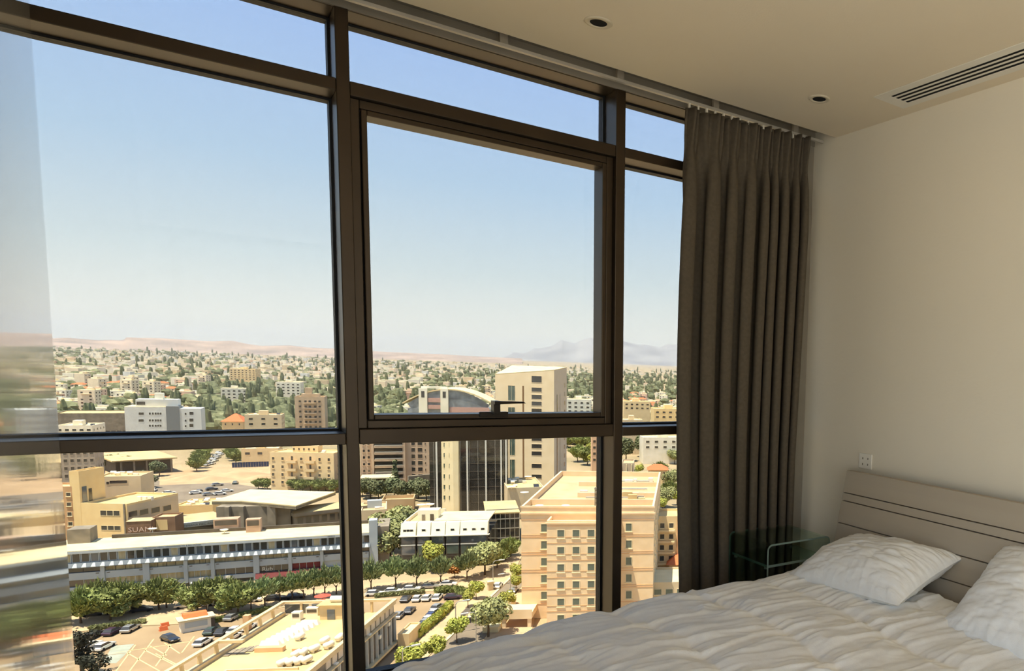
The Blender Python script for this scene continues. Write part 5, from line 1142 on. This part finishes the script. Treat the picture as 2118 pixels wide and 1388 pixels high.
# hedges (clipped plants): one thing each
def hedge(pix, w, h, label, mat=M_l1, n=900):
    pts = [G(u, v)[:2] for u, v in pix]; vs = []; fs = []; r = np.random.RandomState(len(label)); o0 = pts[0]
    for i in range(n):
        k = r.randint(len(pts) - 1); f = r.rand(); c = pts[k] + (pts[k + 1] - pts[k]) * f; d = pts[k + 1] - pts[k]; d = d / np.linalg.norm(d); nn = np.array([-d[1], d[0]])
        q = (r.rand() - .5) * w; zt = h * (1 if r.rand() < .6 else r.rand()); c3 = np.array([c[0] + nn[0] * q - o0[0], c[1] + nn[1] * q - o0[1], zt])
        a = r.normal(size=3); a /= np.linalg.norm(a); b_ = np.cross(a, r.normal(size=3)); b_ /= np.linalg.norm(b_); s_ = .26; j = len(vs)
        vs += [c3 - a * s_ - b_ * s_, c3 + a * s_ - b_ * s_, c3 + a * s_ + b_ * s_, c3 - a * s_ + b_ * s_]; fs.append((j, j + 1, j + 2, j + 3))
    o = empty('hedge', (o0[0], o0[1], GZ)); me = bpy.data.meshes.new('foliage'); me.from_pydata([tuple(v) for v in vs], [], fs); me.materials.append(mat); link('foliage', me, o)
    b = MB()
    for p0, p1 in zip(pts[:-1], pts[1:]):
        d = (p1 - p0) / np.linalg.norm(p1 - p0); nn = np.array([-d[1], d[0]]) * w * .4; b.prism([tuple(q - o0) for q in (p0 - nn, p1 - nn, p1 + nn, p0 + nn)], 0, h * .85)
    b.build('inner_mass', mat, o); tag(o, label, 'hedge')
hedge([(902, 1228), (930, 1223), (955, 1228), (962, 1236)], 3.0, 1.2, 'round clipped hedge at the head of the parking lot', M_l1, 1400)
hedge([(862, 1320), (885, 1300), (910, 1280), (932, 1256)], 1.6, 1.5, 'yellow green hedge beside the angled car row', M_l3, 1300)
hedge([(185, 1304), (245, 1296), (300, 1289)], 1.6, .7, 'low dry hedge behind the parked dark cars', M_l5, 900)
hedge([(440, 1288), (500, 1276), (560, 1262)], 1.4, .8, 'low green hedge right of the kiosk', M_l1, 900)
hedge([(775, 1236), (830, 1231), (878, 1227)], 1.2, .8, 'low hedge above the row of white cars', M_l5, 800)
hedge([(630, 1075), (690, 1070)], 2.0, 1.8, 'green shrubs beside the arcade wing', M_l1, 500)
# earth mounds of the site
for k, (u, v, r_, h_) in enumerate(((495, 985, 14, 3.4), (440, 992, 10, 2.0), (390, 990, 12, 1.8), (540, 990, 9, 2.2))):
    p = G(u, v); n_ = 22; gx, gy = np.meshgrid(np.linspace(-1, 1, n_), np.linspace(-1, 1, n_), indexing='ij'); rr_ = np.sqrt(gx ** 2 + gy ** 2)
    hz = np.clip(1 - rr_, 0, 1) ** 1.1 * h_ * (.7 + .6 * fbm(gx * 3 + k, gy * 3, k)) - .15
    o = link('earth_mound', grid_mesh('earth_mound', np.stack([gx * r_, gy * r_ * .7, hz], -1), M_dirt), None, (p[0], p[1], GZ)); tag(o, ['high orange earth mound', 'low earth mound left of the high one', 'flat earth bank near the street', 'earth heap under the navy hoarding'][k] + ' on the building site', 'earth mound')

# ---- the far city
def house_mesh(w, d, h, wm, seed, tile=False):
    r = random.Random(seed); b = MB().box(-w / 2, w / 2, -d / 2, d / 2, 0, h)
    if tile:
        e = .5; b.add([(-w / 2 - e, -d / 2 - e, h), (w / 2 + e, -d / 2 - e, h), (w / 2 + e, d / 2 + e, h), (-w / 2 - e, d / 2 + e, h), (-w * .2, 0, h + 2.2), (w * .2, 0, h + 2.2)], [(0, 1, 5, 4), (1, 2, 5), (2, 3, 4, 5), (3, 0, 4)], 2)
    else:
        b.box(-w / 2 + .3, w / 2 - .3, -d / 2 + .3, d / 2 - .3, h, h + .12, 3); b.box(-w * .1, w * .25, -d * .1, d * .25, h, h + 2.2); b.box(w * .28, w * .4, -d * .2, -d * .05, h, h + 1.3, 3)
    for f in range(int(h // 3)):
        nwn = max(2, int(w // 4))
        for k in range(nwn):
            if r.random() < .8: x = -w / 2 + (k + .5) * w / nwn; b.box(x - .8, x + .8, -d / 2 - .06, -d / 2 + .1, f * 3 + 1, f * 3 + 2.4, 1)
        for k in range(2): y = -d / 2 + (k + .5) * d / 2; b.box(w / 2 - .1, w / 2 + .06, y - .7, y + .7, f * 3 + 1, f * 3 + 2.3, 1)
        if r.random() < .5: b.box(-w * .3, w * .3, -d / 2 - 1.2, -d / 2, f * 3 + .4, f * 3 + .6)
    return b.mesh('house', [wm, M_glassd, M_tile, M_roofw])
M_w2 = pm('pale_cream_render', (232, 216, 186), (222, 206, 176), scale=.3, rough=.9)
WALLS = [M_w1, M_w1, M_off, M_w2, M_w2, pm('rose_render', (222, 192, 166), (210, 180, 154), rough=.9)]
HM = []
for k in range(14):
    tl = k in (3, 9); fl = RND.choice((1, 2, 2, 3, 3, 4, 6)) if not tl else 2
    HM.append((house_mesh(RND.uniform(9, 19), RND.uniform(9, 14), 3.1 * fl + .4, WALLS[k % 6], k, tl), tl, k % 6, fl))
def inside_built(u, v):
    return False
spots = []
def skyline(u): return 713 + .039 * (u - 400)
taken = []
def free(x, y, r):
    for (a, b_, c) in taken:
        if (a - x) ** 2 + (b_ - y) ** 2 < (r + c) ** 2: return False
    return True
for o in [q for q in bpy.data.objects if q.get('category') in ('building', 'house') and q.type == 'EMPTY']:
    taken.append((o.location.x + 12 * math.cos(o.rotation_euler.z) - 8 * math.sin(o.rotation_euler.z), o.location.y + 12 * math.sin(o.rotation_euler.z) + 8 * math.cos(o.rotation_euler.z), 17))
hs = []
tries = 0
while len(hs) < 2600 and tries < 60000:
    tries += 1
    u = RND.uniform(95, 1410); dv_ = 19 + 145 * RND.random() ** 1.9; v = skyline(u) + dv_
    p = G(u, v); x, y = p[0], p[1]; d = math.hypot(x, y)
    # woods: the belt behind the beige tower and the pine park stay green
    if 415 < u < 700 and 793 < v < 885 and RND.random() < .93: continue
    if 770 < u < 900 and 815 < v < 880 and RND.random() < .8: continue
    if 1160 < u and 775 < v < 830 and RND.random() < .95: continue
    if 880 < u < 1160 and 775 < v < 820 and RND.random() < .75: continue
    if fbm(np.array([x / 160.]), np.array([y / 160.]), 3)[0] > .56: continue
    rr_ = 11 + d * .001
    if d < 1800 and not free(x, y, rr_ * .8): continue
    if d < 1800: taken.append((x, y, rr_))
    hs.append((d, x, y))
hs.sort()
NAMES = ['white', 'white', 'pale grey white', 'cream', 'cream', 'rose']
LAND = [(o.location.x, o.location.y, o.name.split('.')[0].replace('_', ' ')) for o in bpy.data.objects if o.type == 'EMPTY' and o.get('category') == 'building' and o.name.split('.')[0] not in ('garden_house', 'flat_roof_row')]
def where_(x, y):
    """nearest landmark of the city, for a label that can be found"""
    dn, nm = min((math.hypot(x - a, y - b_), c) for a, b_, c in LAND)
    if dn < 55: return 'beside the ' + nm
    if dn < 120: return 'near the ' + nm
    d_ = math.hypot(x, y); az = math.atan2(x, y)
    nm = min((abs(math.atan2(a, b_) - az) + max(0, (math.hypot(a, b_) - d_)) , -math.hypot(a, b_), c) for a, b_, c in LAND)[2]
    return ('beyond the ' if d_ < 1000 else 'far beyond the ') + nm
for i, (d, x, y) in enumerate(hs[:300]):
    k = RND.randrange(14); me, tl, ci, fl = HM[k]
    o = link('house', me, None, (x, y, GZ), rz=math.radians(RND.choice((-29, -20, -35, 61, -10)) + RND.uniform(-4, 4)))
    tag(o, ('%s house with an orange tiled roof %s' % (NAMES[ci], where_(x, y))) if tl else ('%s flat roofed %s %s' % (NAMES[ci], {1: 'single storey house', 2: 'two storey house', 3: 'three storey house', 4: 'four storey block', 6: 'six storey block'}[fl], where_(x, y))), 'house', 'houses of the city beyond')
def batch(name, items, mats, label, cat):
    """joins far background pieces into one mesh"""
    V, F, MI = [], [], []; off = 0
    for vs, fs, mi in items: V.append(vs); F += [tuple(i + off for i in f) for f in fs]; MI += mi; off += len(vs)
    me = bpy.data.meshes.new(name); me.from_pydata(np.concatenate(V).tolist(), [], F)
    for m in mats: me.materials.append(m)
    me.polygons.foreach_set('material_index', MI); me.update(); o = link(name, me); tag(o, label, cat, kind='stuff'); return o
items = []
for (d, x, y) in hs[300:]:
    w, dp, h = RND.uniform(9, 22), RND.uniform(9, 15), RND.choice((4, 7, 7, 10, 10, 14)); a = math.radians(RND.choice((-29, -20, 61)) + RND.uniform(-5, 5)); ca, sa = math.cos(a), math.sin(a)
    vs = np.array([(ca * px_ - sa * py_ + x, sa * px_ + ca * py_ + y, GZ + z_) for z_ in (0, h) for px_, py_ in ((-w / 2, -dp / 2), (w / 2, -dp / 2), (w / 2, dp / 2), (-w / 2, dp / 2))])
    mi = RND.choice((0, 0, 0, 1, 1, 2, 3)); items.append((vs, [(4, 5, 6, 7), (0, 1, 5, 4), (1, 2, 6, 5), (2, 3, 7, 6), (3, 0, 4, 7)], [4 if RND.random() < .9 else 5, mi, mi, mi, mi]))
batch('distant_houses', items, [M_w1, M_w2, M_off, M_tanp, M_roofw, M_tile], 'sea of tiny pale houses of the distant city', 'houses')
# far trees
ICO = []
for k in range(4):
    r = np.random.RandomState(k + 200); b = MB(); n1, n2 = 7, 5; vs = [(0, 0, 0)]
    pr_ = []
    for j in range(1, n2):
        for i in range(n1):
            th_ = math.pi * j / n2; ph_ = 2 * math.pi * (i + .5 * (j % 2)) / n1; q = .75 + .5 * r.rand(); pr_.append((math.sin(th_) * math.cos(ph_) * q, math.sin(th_) * math.sin(ph_) * q, 1 + math.cos(th_) * q))
    vs = [(0, 0, 2.0)] + pr_ + [(0, 0, .0)]
    fs = [(0, 1 + i, 1 + (i + 1) % n1) for i in range(n1)]
    for j in range(n2 - 2): fs += [(1 + j * n1 + i, 1 + (j + 1) * n1 + i, 1 + (j + 1) * n1 + (i + 1) % n1, 1 + j * n1 + (i + 1) % n1) for i in range(n1)]
    L_ = len(vs) - 1; fs += [(L_, 1 + (n2 - 2) * n1 + (i + 1) % n1, 1 + (n2 - 2) * n1 + i) for i in range(n1)]
    ICO.append((np.array(vs), fs))
ts = []
tries = 0
while len(ts) < 4000 and tries < 40000:
    tries += 1
    u = RND.uniform(95, 1410); dv_ = 19 + 165 * RND.random() ** 1.35; v = skyline(u) + dv_; p = G(u, v); x, y = p[0], p[1]; d = math.hypot(x, y)
    wood = (415 < u < 700 and 793 < v < 885) or (770 < u < 900 and 815 < v < 880) or (1160 < u and 775 < v < 832) or (880 < u < 1160 and 775 < v < 820)
    if not wood and RND.random() < .6 and d > 800: continue
    if d < 1700 and not free(x, y, 1.5): continue
    ts.append((d, x, y, wood))
ts.sort()
for i, (d, x, y, wood) in enumerate(ts[:230]):
    key = RND.choice(('dark0', 'dark1', 'dark0', 'bushy0', 'bushy2', 'cypress0')) if wood else RND.choice(('bushy0', 'bushy1', 'dark0', 'dark1', 'yellow0', 'cypress0', 'big0'))
    s_ = RND.uniform(1.0, 1.7) * (1.25 if key.startswith('yellow') else 1)
    tree(key, 0, 0, s_, {'d': 'dark spreading tree ', 'b': 'silvery green tree ' if key == 'big0' else 'bushy green tree ', 'y': 'yellow green tree ', 'c': 'slim dark cypress '}[key[0]] + where_(x, y), 'trees of the city beyond', xy=(x, y))
items = []
for i, (d, x, y, wood) in enumerate(ts[230:]):
    vs, fs = ICO[i % 4]; s_ = RND.uniform(2.6, 5.2) * (1 + d * .00018); tall = RND.random() < .16
    items.append((vs * np.array([s_ * (.45 if tall else 1), s_ * (.45 if tall else 1), s_ * (1.7 if tall else .95)]) + np.array([x, y, GZ]), fs, [RND.choice((0, 0, 1)) if not tall else 0] * len(fs)))
batch('distant_trees', items, [M_l2, leaf_mat('far_olive_leaves', (142, 142, 102), (114, 118, 84), .05)], 'dense scatter of far green trees between the distant houses', 'trees')

# ---- hills on the horizon
M_mesa = pm('dry_hill_rock', (172, 148, 128), (128, 112, 100), scale=.0035, rough=1, detail=10); M_mtn = pm('grey_mountain_rock', (150, 146, 140), (112, 110, 110), scale=.0012, rough=1, detail=10)
def ridge(name, pts, dist, depth, mat, label, rough_, seed, ext=0):
    us = np.array([p[0] for p in pts], float); hh = np.array([p[1] for p in pts], float); uu = np.linspace(us[0], us[-1], 260); vv = np.interp(uu, us, hh)
    rows = 26; P = np.zeros((len(uu), rows, 3))
    for i, (u, v) in enumerate(zip(uu, vv)):
        r = ray(u, v); az = r[:2] / np.hypot(r[0], r[1]); zt = r[2] / np.hypot(r[0], r[1]) * dist
        for j in range(rows):
            f = j / (rows - 1); dd = dist - depth * .5 + depth * 1.0 * f; prof_ = math.sin(math.pi * min(1, f * 1.0)) ** 1.3
            P[i, j] = (*(az * dd), GZ + (zt - GZ) * prof_)
    n_ = fbm(P[..., 0] / rough_, P[..., 1] / rough_, seed, 5) - .47
    hgt = (P[..., 2] - GZ); edge = np.clip(np.minimum(np.arange(260)[:, None], 259 - np.arange(260)[:, None]) / 12., 0, 1) if ext else 1
    cr_ = np.abs(np.linspace(-1, 1, rows))[None, :] ** .6; P[..., 2] = GZ - 1 + (hgt * (1 + 1.1 * n_ * cr_)) * edge; o = link(name, grid_mesh(name, P[:, ::-1], mat)); struct(o, label); return o
ridge('mesa_hills', [(-60, 698), (60, 697), (110, 700), (140, 699), (200, 704), (255, 704), (262, 698), (330, 700), (430, 706), (445, 706), (480, 705), (505, 711), (540, 716), (600, 715), (640, 719), (700, 721), (740, 724), (800, 728), (860, 731), (930, 734), (1000, 738), (1080, 741)], 9000, 2600, M_mesa, 'low flat topped dry hills on the horizon', 700, 5)
ridge('mountain_range', [(1030, 742), (1050, 736), (1064, 728), (1080, 731), (1095, 727), (1105, 720), (1118, 721), (1130, 718), (1142, 716), (1152, 711), (1158, 706), (1163, 703.5), (1169, 707), (1178, 709), (1188, 712), (1196, 709), (1205, 705), (1214, 701), (1222, 700), (1232, 704), (1250, 706), (1270, 702), (1293, 706), (1320, 713), (1335, 713), (1365, 720), (1378, 714), (1400, 716), (1440, 710), (1500, 716), (1600, 722), (1700, 730)], 21000, 6000, M_mtn, 'hazy grey mountain range on the horizon', 1500, 9)

# ---- summer haze over the plain
M_haze = bpy.data.materials.new('summer_haze'); M_haze.use_nodes = True
n = M_haze.node_tree.nodes; l = M_haze.node_tree.links; n.remove(n['Principled BSDF'])
vs_ = n.new('ShaderNodeVolumeScatter'); vs_.inputs['Density'].default_value = 4.2e-5; vs_.inputs['Color'].default_value = (1, .98, .95, 1); vs_.inputs['Anisotropy'].default_value = .2
l.new(vs_.outputs[0], n['Material Output'].inputs['Volume'])
hz_o = MB().box(-15000, 15000, 450, 25500, GZ + .5, 420).build('haze', M_haze); tag(hz_o, 'thin bright summer haze over the plain', 'haze', kind='stuff')
